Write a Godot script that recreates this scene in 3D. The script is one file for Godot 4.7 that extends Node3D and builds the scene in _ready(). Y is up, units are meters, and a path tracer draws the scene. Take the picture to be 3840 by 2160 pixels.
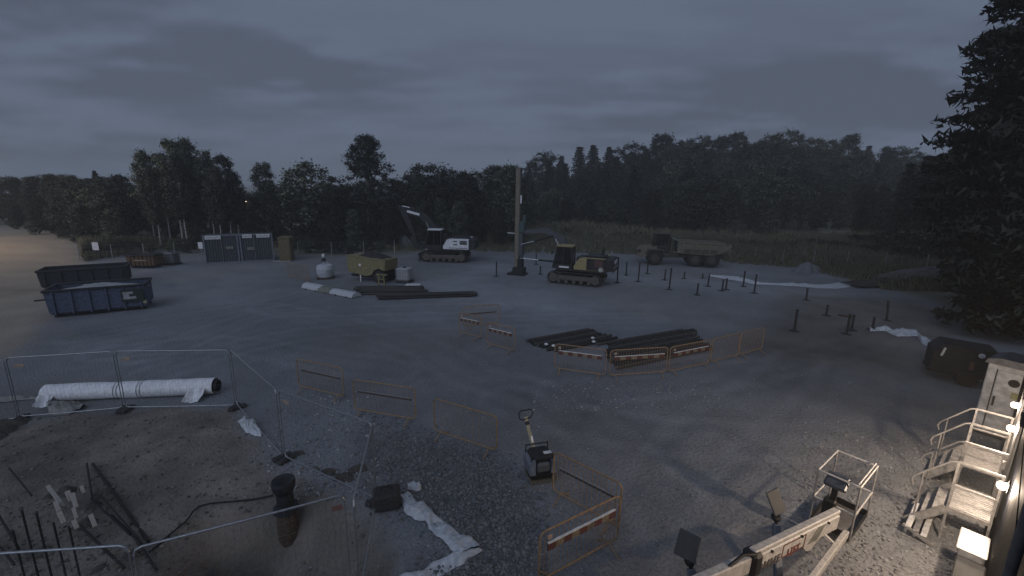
extends Node3D
# A building site at dusk, seen from a mast camera on the wall of a site office. Units are metres, y is up.

const F := 1650.0          # focal length in photograph pixels
const CAMH := 7.2
var pitch := atan((1080.0 - 715.0) / 1650.0)
var roll := deg_to_rad(1.0)
var rng := RandomNumberGenerator.new()
var n_big := FastNoiseLite.new()
var n_mid := FastNoiseLite.new()
var n_small := FastNoiseLite.new()
var mats := {}
var tex := {}
var names := {}
var zones := {}

# ------------------------------------------------------------------ pixels to places
func ray(px: float, py: float) -> Vector3:
	var u0 := px - 1920.0
	var v0 := py - 1080.0
	var u := u0 * cos(roll) + v0 * sin(roll)
	var v := -u0 * sin(roll) + v0 * cos(roll)
	return Vector3(u / F, -v / F * cos(pitch) - sin(pitch), -(cos(pitch) - v / F * sin(pitch)))

func at(px: float, py: float, h := 0.0) -> Vector3:
	var d := ray(px, py)
	return Vector3(0, CAMH, 0) + d * ((h - CAMH) / d.y)

func gp(px: float, py: float) -> Vector3:
	var p := at(px, py)
	for i in 7:
		p = at(px, py, gy(p.x, p.z))
	return p

func far_at(px: float, py: float, dist: float) -> Vector3:   # the point of a sight line at a forward distance
	var d := ray(px, py)
	return Vector3(0, CAMH, 0) + d * (dist / -d.z)

# ------------------------------------------------------------------ terrain
func sstep(a: float, b: float, x: float) -> float:
	return smoothstep(a, b, x)

func gy(x: float, z: float) -> float:
	var d := -z
	var h := 0.0
	# bank of sand and scrub beyond the road on the far left
	h += 1.6 * sstep(-38.0, -54.0, x) * sstep(22.0, 42.0, d)
	# the meadow and the wooded hill behind the site
	h += 1.6 * sstep(50.0, 90.0, d) * sstep(-30.0, 0.0, x)
	h += 6.0 * sstep(66.0, 125.0, d) * sstep(-5.0, 45.0, x)
	h += 0.9 * sstep(24.0, 34.0, x - 0.25 * (d - 30.0)) * sstep(24.0, 40.0, d)
	if d < 60.0 and absf(x) < 45.0:
		h += 0.035 * n_big.get_noise_2d(x * 1.3, z * 1.3) + 0.02 * n_mid.get_noise_2d(x, z)
	elif d < 200.0:
		h += 0.25 * n_big.get_noise_2d(x * 0.5, z * 0.5)
	if x > -16.0 and x < 3.0 and d > 1.5 and d < 14.0:
		# the dug pit inside the mesh fence, and the loose soil round it
		var pd := edge_distance(zones.pit, x, z)
		h -= 1.1 * sstep(-0.2, 1.1, pd)
		h -= 1.5 * sstep(-0.05, 0.3, edge_distance(zones.trench, x, z))
		var sd := edge_distance(zones.soil, x, z)
		h += sstep(0.0, 1.5, sd) * (0.10 * n_mid.get_noise_2d(x * 2.0, z * 2.0) + 0.05 * n_small.get_noise_2d(x * 1.5, z * 1.5))
	return h

func edge_distance(poly: PackedVector2Array, x: float, z: float) -> float:   # positive inside
	var p := Vector2(x, z)
	var best := 1e9
	for i in poly.size():
		var q := Geometry2D.get_closest_point_to_segment(p, poly[i], poly[(i + 1) % poly.size()])
		best = minf(best, q.distance_to(p))
	return best if Geometry2D.is_point_in_polygon(p, poly) else -best

func zone(pixels: Array) -> PackedVector2Array:
	var out := PackedVector2Array()
	for q in pixels:
		var p := at(q[0], q[1])
		out.append(Vector2(p.x, p.z))
	return out

# ------------------------------------------------------------------ mesh builder
class B:
	var st := SurfaceTool.new()
	var col := Color.WHITE
	var colored := false
	func _init(use_color := false) -> void:
		st.begin(Mesh.PRIMITIVE_TRIANGLES)
		colored = use_color
	func v(p: Vector3, n: Vector3) -> void:
		if colored: st.set_color(col)
		st.set_normal(n)
		st.add_vertex(p)
	func tri(a: Vector3, b: Vector3, c: Vector3) -> void:
		var n := (b - a).cross(c - a).normalized()
		v(a, n); v(c, n); v(b, n)
	func quad(a: Vector3, b: Vector3, c: Vector3, d: Vector3) -> void:
		tri(a, b, c); tri(a, c, d)
	func quadn(a: Vector3, b: Vector3, c: Vector3, d: Vector3, na: Vector3, nb: Vector3, nc: Vector3, nd: Vector3) -> void:
		v(a, na); v(c, nc); v(b, nb)
		v(a, na); v(d, nd); v(c, nc)
	func box(c: Vector3, s: Vector3, bs := Basis.IDENTITY, bev := 0.0) -> void:
		var h := s * 0.5
		if bev <= 0.0:
			var p := []
			for k in 8:
				p.append(c + bs * Vector3(h.x if k & 1 else -h.x, h.y if k & 2 else -h.y, h.z if k & 4 else -h.z))
			quad(p[0], p[2], p[3], p[1]); quad(p[4], p[5], p[7], p[6])
			quad(p[0], p[1], p[5], p[4]); quad(p[2], p[6], p[7], p[3])
			quad(p[0], p[4], p[6], p[2]); quad(p[1], p[3], p[7], p[5])
			return
		bev = minf(bev, minf(h.x, minf(h.y, h.z)) * 0.95)
		for ax in 3:
			var u := (ax + 1) % 3
			var w := (ax + 2) % 3
			for sg in [-1.0, 1.0]:
				var q := []
				for k in 4:
					var e := Vector3.ZERO
					e[ax] = h[ax] * sg
					e[u] = (h[u] - bev) * (1.0 if k == 1 or k == 2 else -1.0)
					e[w] = (h[w] - bev) * (1.0 if k >= 2 else -1.0)
					q.append(c + bs * e)
				if sg > 0: quad(q[0], q[1], q[2], q[3])
				else: quad(q[0], q[3], q[2], q[1])
			for su in [-1.0, 1.0]:      # the chamfers that run along this axis
				for sw in [-1.0, 1.0]:
					var a := Vector3.ZERO
					a[u] = h[u] * su
					a[w] = (h[w] - bev) * sw
					var b := Vector3.ZERO
					b[u] = (h[u] - bev) * su
					b[w] = h[w] * sw
					var l := Vector3.ZERO
					l[ax] = h[ax] - bev
					if su * sw > 0: quad(c + bs * (a - l), c + bs * (b - l), c + bs * (b + l), c + bs * (a + l))
					else: quad(c + bs * (a - l), c + bs * (a + l), c + bs * (b + l), c + bs * (b - l))
		for k in 8:
			var s3 := Vector3(1 if k & 1 else -1, 1 if k & 2 else -1, 1 if k & 4 else -1)
			var x := Vector3(h.x, h.y - bev, h.z - bev) * s3
			var y := Vector3(h.x - bev, h.y, h.z - bev) * s3
			var z := Vector3(h.x - bev, h.y - bev, h.z) * s3
			if s3.x * s3.y * s3.z > 0: tri(c + bs * x, c + bs * y, c + bs * z)
			else: tri(c + bs * x, c + bs * z, c + bs * y)
	func beam(a: Vector3, b: Vector3, w: float, hh: float, up := Vector3.UP, bev := 0.0) -> void:   # a box from a to b
		var x := (b - a).normalized()
		if absf(x.dot(up)) > 0.98: up = Vector3.RIGHT
		var z := x.cross(up).normalized()
		var y := z.cross(x)
		box((a + b) * 0.5, Vector3(a.distance_to(b), hh, w), Basis(x, y, z), bev)
	func cyl(a: Vector3, b: Vector3, r0: float, r1 := -1.0, n := 8, caps := true) -> void:
		if r1 < 0: r1 = r0
		var x := (b - a).normalized()
		var up := Vector3.UP if absf(x.y) < 0.9 else Vector3.RIGHT
		var u := x.cross(up).normalized()
		var w := x.cross(u)
		for k in n:
			var t0 := TAU * k / n
			var t1 := TAU * (k + 1) / n
			var d0 := u * cos(t0) + w * sin(t0)
			var d1 := u * cos(t1) + w * sin(t1)
			quadn(a + d0 * r0, a + d1 * r0, b + d1 * r1, b + d0 * r1, d0, d1, d1, d0)
			if caps:
				if r0 > 0.0: tri(a, a + d1 * r0, a + d0 * r0)
				if r1 > 0.0: tri(b, b + d0 * r1, b + d1 * r1)
	func tube(pts: Array, r: float, n := 6, closed := false) -> void:
		var m := pts.size()
		var rings := []
		var nor := []
		var prev := Vector3.ZERO
		for i in m:
			var a: Vector3 = pts[(i - 1 + m) % m] if (closed or i > 0) else pts[i]
			var b: Vector3 = pts[(i + 1) % m] if (closed or i < m - 1) else pts[i]
			var t := (b - a).normalized()
			var u := prev - t * prev.dot(t)
			if prev == Vector3.ZERO or u.length() < 0.01:
				u = t.cross(Vector3.UP if absf(t.y) < 0.9 else Vector3.RIGHT)
			u = u.normalized()
			prev = u
			var w := t.cross(u)
			var rr := []
			var nn := []
			for k in n:
				var d := u * cos(TAU * k / n) + w * sin(TAU * k / n)
				rr.append(pts[i] + d * r)
				nn.append(d)
			rings.append(rr); nor.append(nn)
		for i in (m if closed else m - 1):
			var j := (i + 1) % m
			for k in n:
				var l := (k + 1) % n
				quadn(rings[i][k], rings[i][l], rings[j][l], rings[j][k], nor[i][k], nor[i][l], nor[j][l], nor[j][k])
	func prism(poly: Array, z0: float, z1: float, xf := Transform3D.IDENTITY) -> void:   # an outline in x and y, given depth along z
		var p := PackedVector2Array(poly)
		if Geometry2D.is_polygon_clockwise(p): p.reverse()
		var ix := Geometry2D.triangulate_polygon(p)
		for k in range(0, ix.size(), 3):
			var a := p[ix[k]]
			var b := p[ix[k + 1]]
			var c := p[ix[k + 2]]
			if (b - a).cross(c - a) < 0:
				var s := b
				b = c
				c = s
			tri(xf * Vector3(a.x, a.y, z1), xf * Vector3(b.x, b.y, z1), xf * Vector3(c.x, c.y, z1))
			tri(xf * Vector3(a.x, a.y, z0), xf * Vector3(c.x, c.y, z0), xf * Vector3(b.x, b.y, z0))
		for k in p.size():
			var a := p[k]
			var b := p[(k + 1) % p.size()]
			quad(xf * Vector3(a.x, a.y, z0), xf * Vector3(b.x, b.y, z0), xf * Vector3(b.x, b.y, z1), xf * Vector3(a.x, a.y, z1))
	func lathe(prof: Array, n: int, xf := Transform3D.IDENTITY) -> void:   # (radius, height) pairs turned about y
		for i in prof.size() - 1:
			var p: Vector2 = prof[i]
			var q: Vector2 = prof[i + 1]
			var sl := Vector2(q.y - p.y, p.x - q.x).normalized()
			for k in n:
				var c0 := Vector3(cos(TAU * k / n), 0, -sin(TAU * k / n))
				var c1 := Vector3(cos(TAU * (k + 1) / n), 0, -sin(TAU * (k + 1) / n))
				var n0 := (xf.basis * (c0 * sl.x + Vector3.UP * sl.y)).normalized()
				var n1 := (xf.basis * (c1 * sl.x + Vector3.UP * sl.y)).normalized()
				var y0 := Vector3.UP * p.y
				var y1 := Vector3.UP * q.y
				quadn(xf * (c0 * p.x + y0), xf * (c1 * p.x + y0), xf * (c1 * q.x + y1), xf * (c0 * q.x + y1), n0, n1, n1, n0)
	func done() -> ArrayMesh:
		return st.commit()

# ------------------------------------------------------------------ things, parts, materials
func numbered(called: String, parent: Node = self) -> String:
	var key := str(parent.get_instance_id()) + called
	var k: int = names.get(key, -1) + 1
	names[key] = k
	return called if k == 0 else "%s_%03d" % [called, k]

func tag(o: Node, label: String, category: String, group := "", kind := "") -> Node:
	if label: o.set_meta("label", label)
	if category: o.set_meta("category", category)
	if group: o.set_meta("group", group)
	if kind: o.set_meta("kind", kind)
	return o

func thing(called: String, label: String, category: String, pos := Vector3.ZERO, yaw := 0.0, group := "") -> Node3D:
	var o := Node3D.new()
	o.name = numbered(called)
	add_child(o)
	o.position = pos
	o.rotation.y = yaw
	tag(o, label, category, group)
	return o

func put(mesh: Mesh, called: String, m: Material, parent: Node = self, xf := Transform3D.IDENTITY) -> MeshInstance3D:
	var o := MeshInstance3D.new()
	o.mesh = mesh
	o.material_override = m
	o.name = numbered(called, parent)
	parent.add_child(o)
	o.transform = xf
	return o

func part(b: B, called: String, m: Material, parent: Node = self) -> MeshInstance3D:
	return put(b.done(), called, m, parent)

func copy(o: Node3D, base: String, label := "", group := "") -> Node3D:
	var c: Node3D = o.duplicate()
	c.name = numbered(base)
	add_child(c)
	if label: c.set_meta("label", label)
	if group: c.set_meta("group", group)
	return c

func lin(r: float, g: float, b: float) -> Color:
	return Color(r, g, b).linear_to_srgb()

func grain(key: String, freq: float, lo: float, hi: float, octaves := 4, kind := FastNoiseLite.TYPE_SIMPLEX_SMOOTH, size := 256) -> ImageTexture:
	if tex.has(key): return tex[key]
	var n := FastNoiseLite.new()
	n.noise_type = kind
	n.frequency = freq
	n.fractal_octaves = octaves
	n.seed = key.hash() % 1000
	var im := n.get_seamless_image(size, size)
	im.convert(Image.FORMAT_RGB8)
	for y in size:
		for x in size:
			var t: float = lerpf(lo, hi, im.get_pixel(x, y).r)
			im.set_pixel(x, y, Color(t, t, t))
	im.generate_mipmaps()
	tex[key] = ImageTexture.create_from_image(im)
	return tex[key]

func bump(key: String, freq: float, strength: float, octaves := 4, kind := FastNoiseLite.TYPE_SIMPLEX_SMOOTH) -> ImageTexture:
	if tex.has(key): return tex[key]
	var n := FastNoiseLite.new()
	n.noise_type = kind
	n.frequency = freq
	n.fractal_octaves = octaves
	n.seed = key.hash() % 1000
	var im := n.get_seamless_image(256, 256)
	im.convert(Image.FORMAT_RGBA8)
	im.bump_map_to_normal_map(strength)
	im.generate_mipmaps()
	tex[key] = ImageTexture.create_from_image(im)
	return tex[key]

# a plain material: linear base colour, roughness, metal, and a grain of dirt and wear of the given strength
func mat(key: String, c := Color.WHITE, rough := 0.7, metal := 0.0, dirt := 0.3, size := 1.2) -> StandardMaterial3D:
	if mats.has(key): return mats[key]
	var m := StandardMaterial3D.new()
	m.albedo_color = c
	m.roughness = rough
	m.metallic = metal
	if key == "office panel": m.metallic_specular = 0.1
	if dirt > 0.0:
		m.albedo_texture = grain("dirt%d" % int(dirt * 10), 0.02, 1.0 - dirt, 1.0, 5)
		m.uv1_triplanar = true
		m.uv1_scale = Vector3.ONE / size
	mats[key] = m
	return m

func word(text: String, height: float, m: Material, parent: Node, called: String, xf: Transform3D) -> MeshInstance3D:
	var t := TextMesh.new()
	var f := SystemFont.new()
	f.font_names = PackedStringArray(["Droid Sans"])
	f.font_weight = 700
	t.font = f
	t.text = text
	t.font_size = 32
	t.pixel_size = height / 24.0
	t.depth = 0.012
	return put(t, called, m, parent, xf)

# ------------------------------------------------------------------ start
func _ready() -> void:
	rng.seed = 20
	for k in 3:
		var n: FastNoiseLite = [n_big, n_mid, n_small][k]
		n.seed = 11 + k
		n.frequency = [0.06, 0.35, 1.2][k]
		n.fractal_octaves = 3
	set_camera()
	set_sky()
	set_zones()
	build_ground()
	build_office()
	build_lamps()
	build_fences()
	build_machines()
	build_yard()
	build_lift()
	build_pit()
	build_trees()
	build_stones()
	print("nodes ", count(self))

func count(n: Node) -> int:
	var k := 1
	for c in n.get_children(): k += count(c)
	return k

func set_camera() -> void:
	var cam := Camera3D.new()
	cam.name = "camera"
	cam.fov = rad_to_deg(2.0 * atan(1080.0 / F))
	cam.near = 0.05
	cam.far = 1500.0
	cam.transform = Transform3D(Basis(Vector3.RIGHT, -pitch) * Basis(Vector3.BACK, roll), Vector3(0, CAMH, 0))
	add_child(cam)
	cam.make_current()

func set_sky() -> void:
	var env := Environment.new()
	env.background_mode = Environment.BG_SKY
	env.tonemap_mode = Environment.TONE_MAPPER_LINEAR
	env.tonemap_exposure = 1.0
	env.fog_enabled = true
	env.fog_density = 0.0014
	env.fog_light_color = Color(0.88, 0.88, 0.86)
	env.sdfgi_enabled = true
	env.ssao_enabled = true
	env.ssil_enabled = true
	var w := 1024
	var h := 512
	var im := Image.create(w, h, false, Image.FORMAT_RGBF)
	var n1 := FastNoiseLite.new()
	n1.seed = 5
	n1.frequency = 0.55
	n1.fractal_octaves = 5
	n1.domain_warp_enabled = true
	n1.domain_warp_amplitude = 0.6
	n1.domain_warp_frequency = 0.6
	var n3 := FastNoiseLite.new()
	n3.seed = 31
	n3.frequency = 1.6
	n3.fractal_octaves = 4
	var n2 := FastNoiseLite.new()
	n2.seed = 8
	n2.frequency = 0.16
	n2.fractal_octaves = 3
	# banks of dark cloud where the photograph has them: direction, half width, half height (radians), depth
	var banks := []
	for q in [[1100, 270, 0.24, 0.055, 0.9], [900, 200, 0.2, 0.04, 0.5], [230, 200, 0.3, 0.09, 0.75], [200, 520, 0.24, 0.05, 0.5], [2800, 400, 0.42, 0.085, 0.85], [3350, 260, 0.26, 0.05, 0.6], [2000, 520, 0.16, 0.03, 0.45], [3300, 440, 0.2, 0.05, 0.5], [700, 60, 0.3, 0.05, 0.4]]:
		var d := ray(q[0], q[1]).normalized()
		banks.append([atan2(d.x, -d.z), asin(d.y), q[2], q[3], q[4]])
	for y in h:
		var el := PI * 0.5 - (y + 0.5) / h * PI
		for x in w:
			var az := wrapf((x + 0.5) / w * TAU, -PI, PI)
			var se := sin(el)
			var c: Vector3
			if se < -0.02:
				c = Vector3(0.055, 0.058, 0.066)
			else:
				var up := clampf(se, 0.0, 1.0)
				c = Vector3(0.130, 0.164, 0.236).lerp(Vector3(0.108, 0.138, 0.200), pow(up, 0.7))
				var k := 1.0 / (up + 0.09)
				var sx := sin(az) * cos(el) * k
				var sz := cos(az) * cos(el) * k
				var cover := clampf(0.5 + 0.9 * n1.get_noise_2d(sx, sz * 1.6) + 0.5 * n2.get_noise_2d(sx, sz), 0.0, 1.0)
				var streak := 0.5 + 0.8 * n3.get_noise_2d(sx * 0.7, sz * 2.2)
				cover = clampf(cover * 0.7 + streak * 0.35, 0.0, 1.0)
				var amount := 0.24 * smoothstep(0.5, 0.95, cover)
				for b in banks:
					var da: float = wrapf(az - b[0], -PI, PI) / b[2]
					var de: float = (el - b[1]) / b[3]
					var rr: float = da * da + de * de
					if rr < 5.0:
						amount += b[4] * exp(-rr) * smoothstep(0.28, 0.72, cover) * 0.74
				amount = clampf(amount * 0.85, 0.0, 0.55)
				c = c.lerp(Vector3(0.060, 0.069, 0.098), amount)
			im.set_pixel(x, y, Color(c.x, c.y, c.z))
	var pm := PanoramaSkyMaterial.new()
	pm.panorama = ImageTexture.create_from_image(im)
	pm.energy_multiplier = 1.0
	var sky := Sky.new()
	sky.sky_material = pm
	env.sky = sky
	env.background_energy_multiplier = 1.0
	var we := WorldEnvironment.new()
	we.name = "world_environment"
	we.environment = env
	add_child(we)
	# the afterglow through the cloud: a very broad soft light from high up
	var sun := DirectionalLight3D.new()
	sun.name = "sun"
	sun.light_energy = 0.31
	sun.light_color = Color(0.84, 0.89, 1.0)
	sun.light_angular_distance = 60.0
	sun.shadow_enabled = true
	sun.rotation_degrees = Vector3(-33, -22, 0)
	add_child(sun)

# ------------------------------------------------------------------ ground
func set_zones() -> void:
	zones.soil = zone([[-400, 1585], [60, 1560], [470, 1520], [900, 1515], [1075, 1705], [1300, 1800], [1420, 1870], [1500, 2000], [1560, 2300], [900, 2600], [-600, 2500]])
	zones.pit = zone([[560, 2230], [620, 2060], [760, 1945], [960, 1900], [1130, 1860], [1380, 1880], [1450, 1990], [1500, 2150], [1400, 2400], [900, 2450]])
	zones.trench = zone([[700, 2240], [745, 2080], [810, 2010], [930, 1985], [1010, 2000], [1090, 2060], [1130, 2150], [1120, 2300], [900, 2330]])
	zones.road = zone([[-900, 900], [60, 884], [230, 905], [300, 950], [330, 1000], [240, 1060], [190, 1180], [110, 1290], [0, 1390], [-900, 1700]])
	zones.stone = zone([[1380, 1560], [1660, 1640], [1900, 1730], [2010, 1860], [2030, 2010], [1990, 2300], [1500, 2300], [1660, 2120], [1800, 2070], [1620, 1940], [1500, 1850], [1380, 1740]])
	zones.pale = zone([[1850, 985], [2300, 1000], [2680, 1030], [3020, 1110], [2900, 1200], [2300, 1190], [1750, 1170], [1600, 1060]])
	zones.damp = zone([[2950, 1090], [3300, 1110], [3560, 1180], [3640, 1420], [3300, 1420], [2900, 1360], [2700, 1280], [2850, 1180]])
	zones.meadow = zone([[2745, 985], [3000, 1005], [3230, 1065], [3420, 1120], [3560, 1180], [3700, 1200], [4400, 1250], [4400, 960], [3400, 800], [2400, 800], [1900, 800], [1900, 880], [2100, 900], [2380, 930], [2600, 960]])

func build_ground() -> void:
	var xs := axis([[-420.0, 10.0], [-90.0, 2.0], [-40.0, 0.4], [-18.0, 0.22], [14.0, 0.32], [32.0, 1.0], [70.0, 8.0], [420.0, 0.0]])
	var zs := axis([[-700.0, 16.0], [-160.0, 4.0], [-80.0, 1.0], [-45.0, 0.32], [-20.0, 0.2], [-3.0, 1.0], [12.0, 0.0]])
	var nx := xs.size()
	var nz := zs.size()
	var vs := PackedVector3Array()
	var cs := PackedColorArray()
	vs.resize(nx * nz)
	cs.resize(nx * nz)
	var gravel := Vector3(0.178, 0.185, 0.194)
	var soil := Vector3(0.160, 0.140, 0.118)
	var sand := Vector3(0.30, 0.258, 0.205)
	var grass := Vector3(0.125, 0.120, 0.082)
	var coarse := Vector3(0.115, 0.115, 0.116)
	for j in nz:
		for i in nx:
			var x := xs[i]
			var z := zs[j]
			var k := j * nx + i
			vs[k] = Vector3(x, gy(x, z), z)
			var d := -z
			var a := n_big.get_noise_2d(x, z)
			var b := n_mid.get_noise_2d(x, z)
			var s := n_small.get_noise_2d(x, z)
			var wx := x + 0.5 * b + 0.9 * a
			var wz := z + 0.5 * n_mid.get_noise_2d(x + 70.0, z) + 0.9 * n_big.get_noise_2d(x, z + 70.0)
			var c := gravel * (1.0 + 0.30 * a + 0.16 * b + 0.10 * s)
			# long wheel tracks across the yard: a little paler where the stone is crushed, darker where it is damp
			var tr := n_big.get_noise_2d(x * 0.35 + z * 0.12, z * 2.6 - x * 0.9)
			c *= 1.0 + 0.20 * tr
			c = c.lerp(soil * 1.05, 0.28 * sstep(0.05, 0.5, n_big.get_noise_2d(x * 0.8 + 200.0, z * 0.8)))
			if x > -12.0 and x < 34.0 and d > 12.0 and d < 46.0:
				c *= 1.0 + 0.24 * sstep(-2.0, 2.5, edge_distance(zones.pale, wx, wz))
				c = c.lerp(soil * (0.8 + 0.4 * b + 0.4 * a), 0.75 * sstep(-1.5, 2.0, edge_distance(zones.damp, wx, wz)))
			if d > 3.0 and d < 42.0 and absf(x) < 30.0:
				c *= 1.0 + rut(wx * 0.35 + x * 0.65, wz * 0.35 + z * 0.65) * (0.6 + 0.8 * absf(b))
			if d > 43.0 or x < -30.0 or x > 18.0 or d < -1.0:
				var g := 0.0
				if d > 43.0: g = sstep(52.0, 58.0, d + 2.0 * a + 7.5 * sstep(-6.0, -16.0, x))
				g = maxf(g, sstep(-38.0, -44.0, x + 3.0 * a + 0.35 * (d - 30.0)) * sstep(28.0, 34.0, d))
				g = maxf(g, sstep(-0.3, 1.2, edge_distance(zones.meadow, wx, wz)))
				c = c.lerp(grass * (1.0 + 0.5 * b + 0.5 * a), g)
			if x < -14.0:
				var rd := edge_distance(zones.road, wx, wz)
				c = c.lerp(sand * (1.0 + 0.35 * a + 0.2 * b), sstep(-0.6, 1.0, rd))
			if x > -20.0 and x < 6.0 and d < 18.0:
				var sd := edge_distance(zones.soil, wx, wz)
				c = c.lerp(soil * (1.0 + 0.45 * b + 0.3 * s + 0.3 * a), sstep(-0.2, 0.5, sd))
				var cd := edge_distance(zones.stone, wx, wz)
				c = c.lerp(coarse * (1.0 + 0.25 * b + 0.45 * s), sstep(-0.4, 0.6, cd) * 0.85)
			cs[k] = Color(clampf(c.x, 0.02, 0.6), clampf(c.y, 0.02, 0.6), clampf(c.z, 0.02, 0.6))
	var ix := PackedInt32Array()
	for j in nz - 1:
		for i in nx - 1:
			var p := j * nx + i
			ix.append_array([p, p + 1, p + nx, p + 1, p + nx + 1, p + nx])
	var nr := PackedVector3Array()
	nr.resize(vs.size())
	for j in nz:
		for i in nx:
			var l := vs[j * nx + maxi(i - 1, 0)]
			var r := vs[j * nx + mini(i + 1, nx - 1)]
			var u := vs[maxi(j - 1, 0) * nx + i]
			var w := vs[mini(j + 1, nz - 1) * nx + i]
			nr[j * nx + i] = (w - u).cross(r - l).normalized()
	var arr := []
	arr.resize(Mesh.ARRAY_MAX)
	arr[Mesh.ARRAY_VERTEX] = vs
	arr[Mesh.ARRAY_NORMAL] = nr
	arr[Mesh.ARRAY_COLOR] = cs
	arr[Mesh.ARRAY_INDEX] = ix
	var mesh := ArrayMesh.new()
	mesh.add_surface_from_arrays(Mesh.PRIMITIVE_TRIANGLES, arr)
	var m := StandardMaterial3D.new()
	m.vertex_color_use_as_albedo = true
	m.roughness = 0.95
	m.albedo_texture = grain("ground", 0.11, 0.72, 1.2, 5, FastNoiseLite.TYPE_VALUE_CUBIC, 512)
	m.normal_enabled = true
	m.normal_texture = bump("groundbump", 0.11, 3.0, 4, FastNoiseLite.TYPE_VALUE_CUBIC)
	m.normal_scale = 1.0
	m.uv1_triplanar = true
	m.uv1_world_triplanar = true
	m.uv1_scale = Vector3.ONE * 0.55
	tag(put(mesh, "ground", m), "crushed grey stone yard with brown soil, sandy road and meadow", "ground", "", "structure")

var ruts := []
func rut(x: float, z: float) -> float:   # pairs of wheel marks: a paler crushed strip with a damp edge
	if ruts.is_empty():
		for q in [[[560, 1330], [820, 1240], [1000, 1180], [1300, 1165], [1900, 1150]], [[600, 1400], [900, 1300], [1250, 1240], [1700, 1210], [2500, 1190]], [[2300, 2100], [2500, 1800], [2700, 1600], [2900, 1450], [3000, 1330]], [[1900, 1500], [2200, 1580], [2600, 1640], [3200, 1660]], [[1000, 1150], [1500, 1270], [1750, 1400], [2000, 1480], [2400, 1760], [2700, 2160]], [[300, 1260], [700, 1190], [1100, 1120], [1250, 1050]], [[2100, 1480], [2700, 1420], [3200, 1290], [3400, 1210]], [[420, 1320], [800, 1290], [1150, 1340], [1500, 1390]]]:
			var line := PackedVector2Array()
			var ctl := []
			for p in q: ctl.append(at(p[0], p[1]))
			for i in ctl.size() - 1:
				for s in 8:
					var w: Vector3 = (ctl[i] as Vector3).cubic_interpolate(ctl[i + 1], ctl[maxi(i - 1, 0)], ctl[mini(i + 2, ctl.size() - 1)], s / 8.0)
					line.append(Vector2(w.x, w.z))
			ruts.append(line)
	var out := 0.0
	var p := Vector2(x, z)
	for line in ruts:
		var best := 1e9
		for i in line.size() - 1:
			if absf(line[i].x - x) > 6.0 or absf(line[i].y - z) > 6.0: continue
			best = minf(best, Geometry2D.get_closest_point_to_segment(p, line[i], line[i + 1]).distance_to(p))
		if best < 2.2:
			var e := absf(best - 0.95)
			out += 0.12 * exp(-e * e * 14.0) - 0.11 * exp(-pow(absf(e - 0.42), 2.0) * 22.0)
	return clampf(out, -0.28, 0.28)

func axis(spans: Array) -> PackedFloat32Array:
	var out := PackedFloat32Array()
	for k in spans.size() - 1:
		var a: float = spans[k][0]
		var b: float = spans[k + 1][0]
		var n: int = maxi(1, int(round((b - a) / spans[k][1])))
		for i in n: out.append(a + (b - a) * i / n)
	out.append(spans[-1][0])
	return out

# ------------------------------------------------------------------ site office with its landings and lamps
const WALL_ANGLE := 0.8692   # 49.8 degrees to the right of the view
const WALL_N := -0.48
func wp(t: float, n: float, h: float) -> Vector3:   # along the wall, out from it, up
	return Vector3(sin(WALL_ANGLE) * t - cos(WALL_ANGLE) * n, h, -cos(WALL_ANGLE) * t - sin(WALL_ANGLE) * n)

func wall_basis() -> Basis:   # x along the wall, y up, z outwards
	return Basis(Vector3(sin(WALL_ANGLE), 0, -cos(WALL_ANGLE)), Vector3.UP, Vector3(-cos(WALL_ANGLE), 0, -sin(WALL_ANGLE)))

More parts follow.
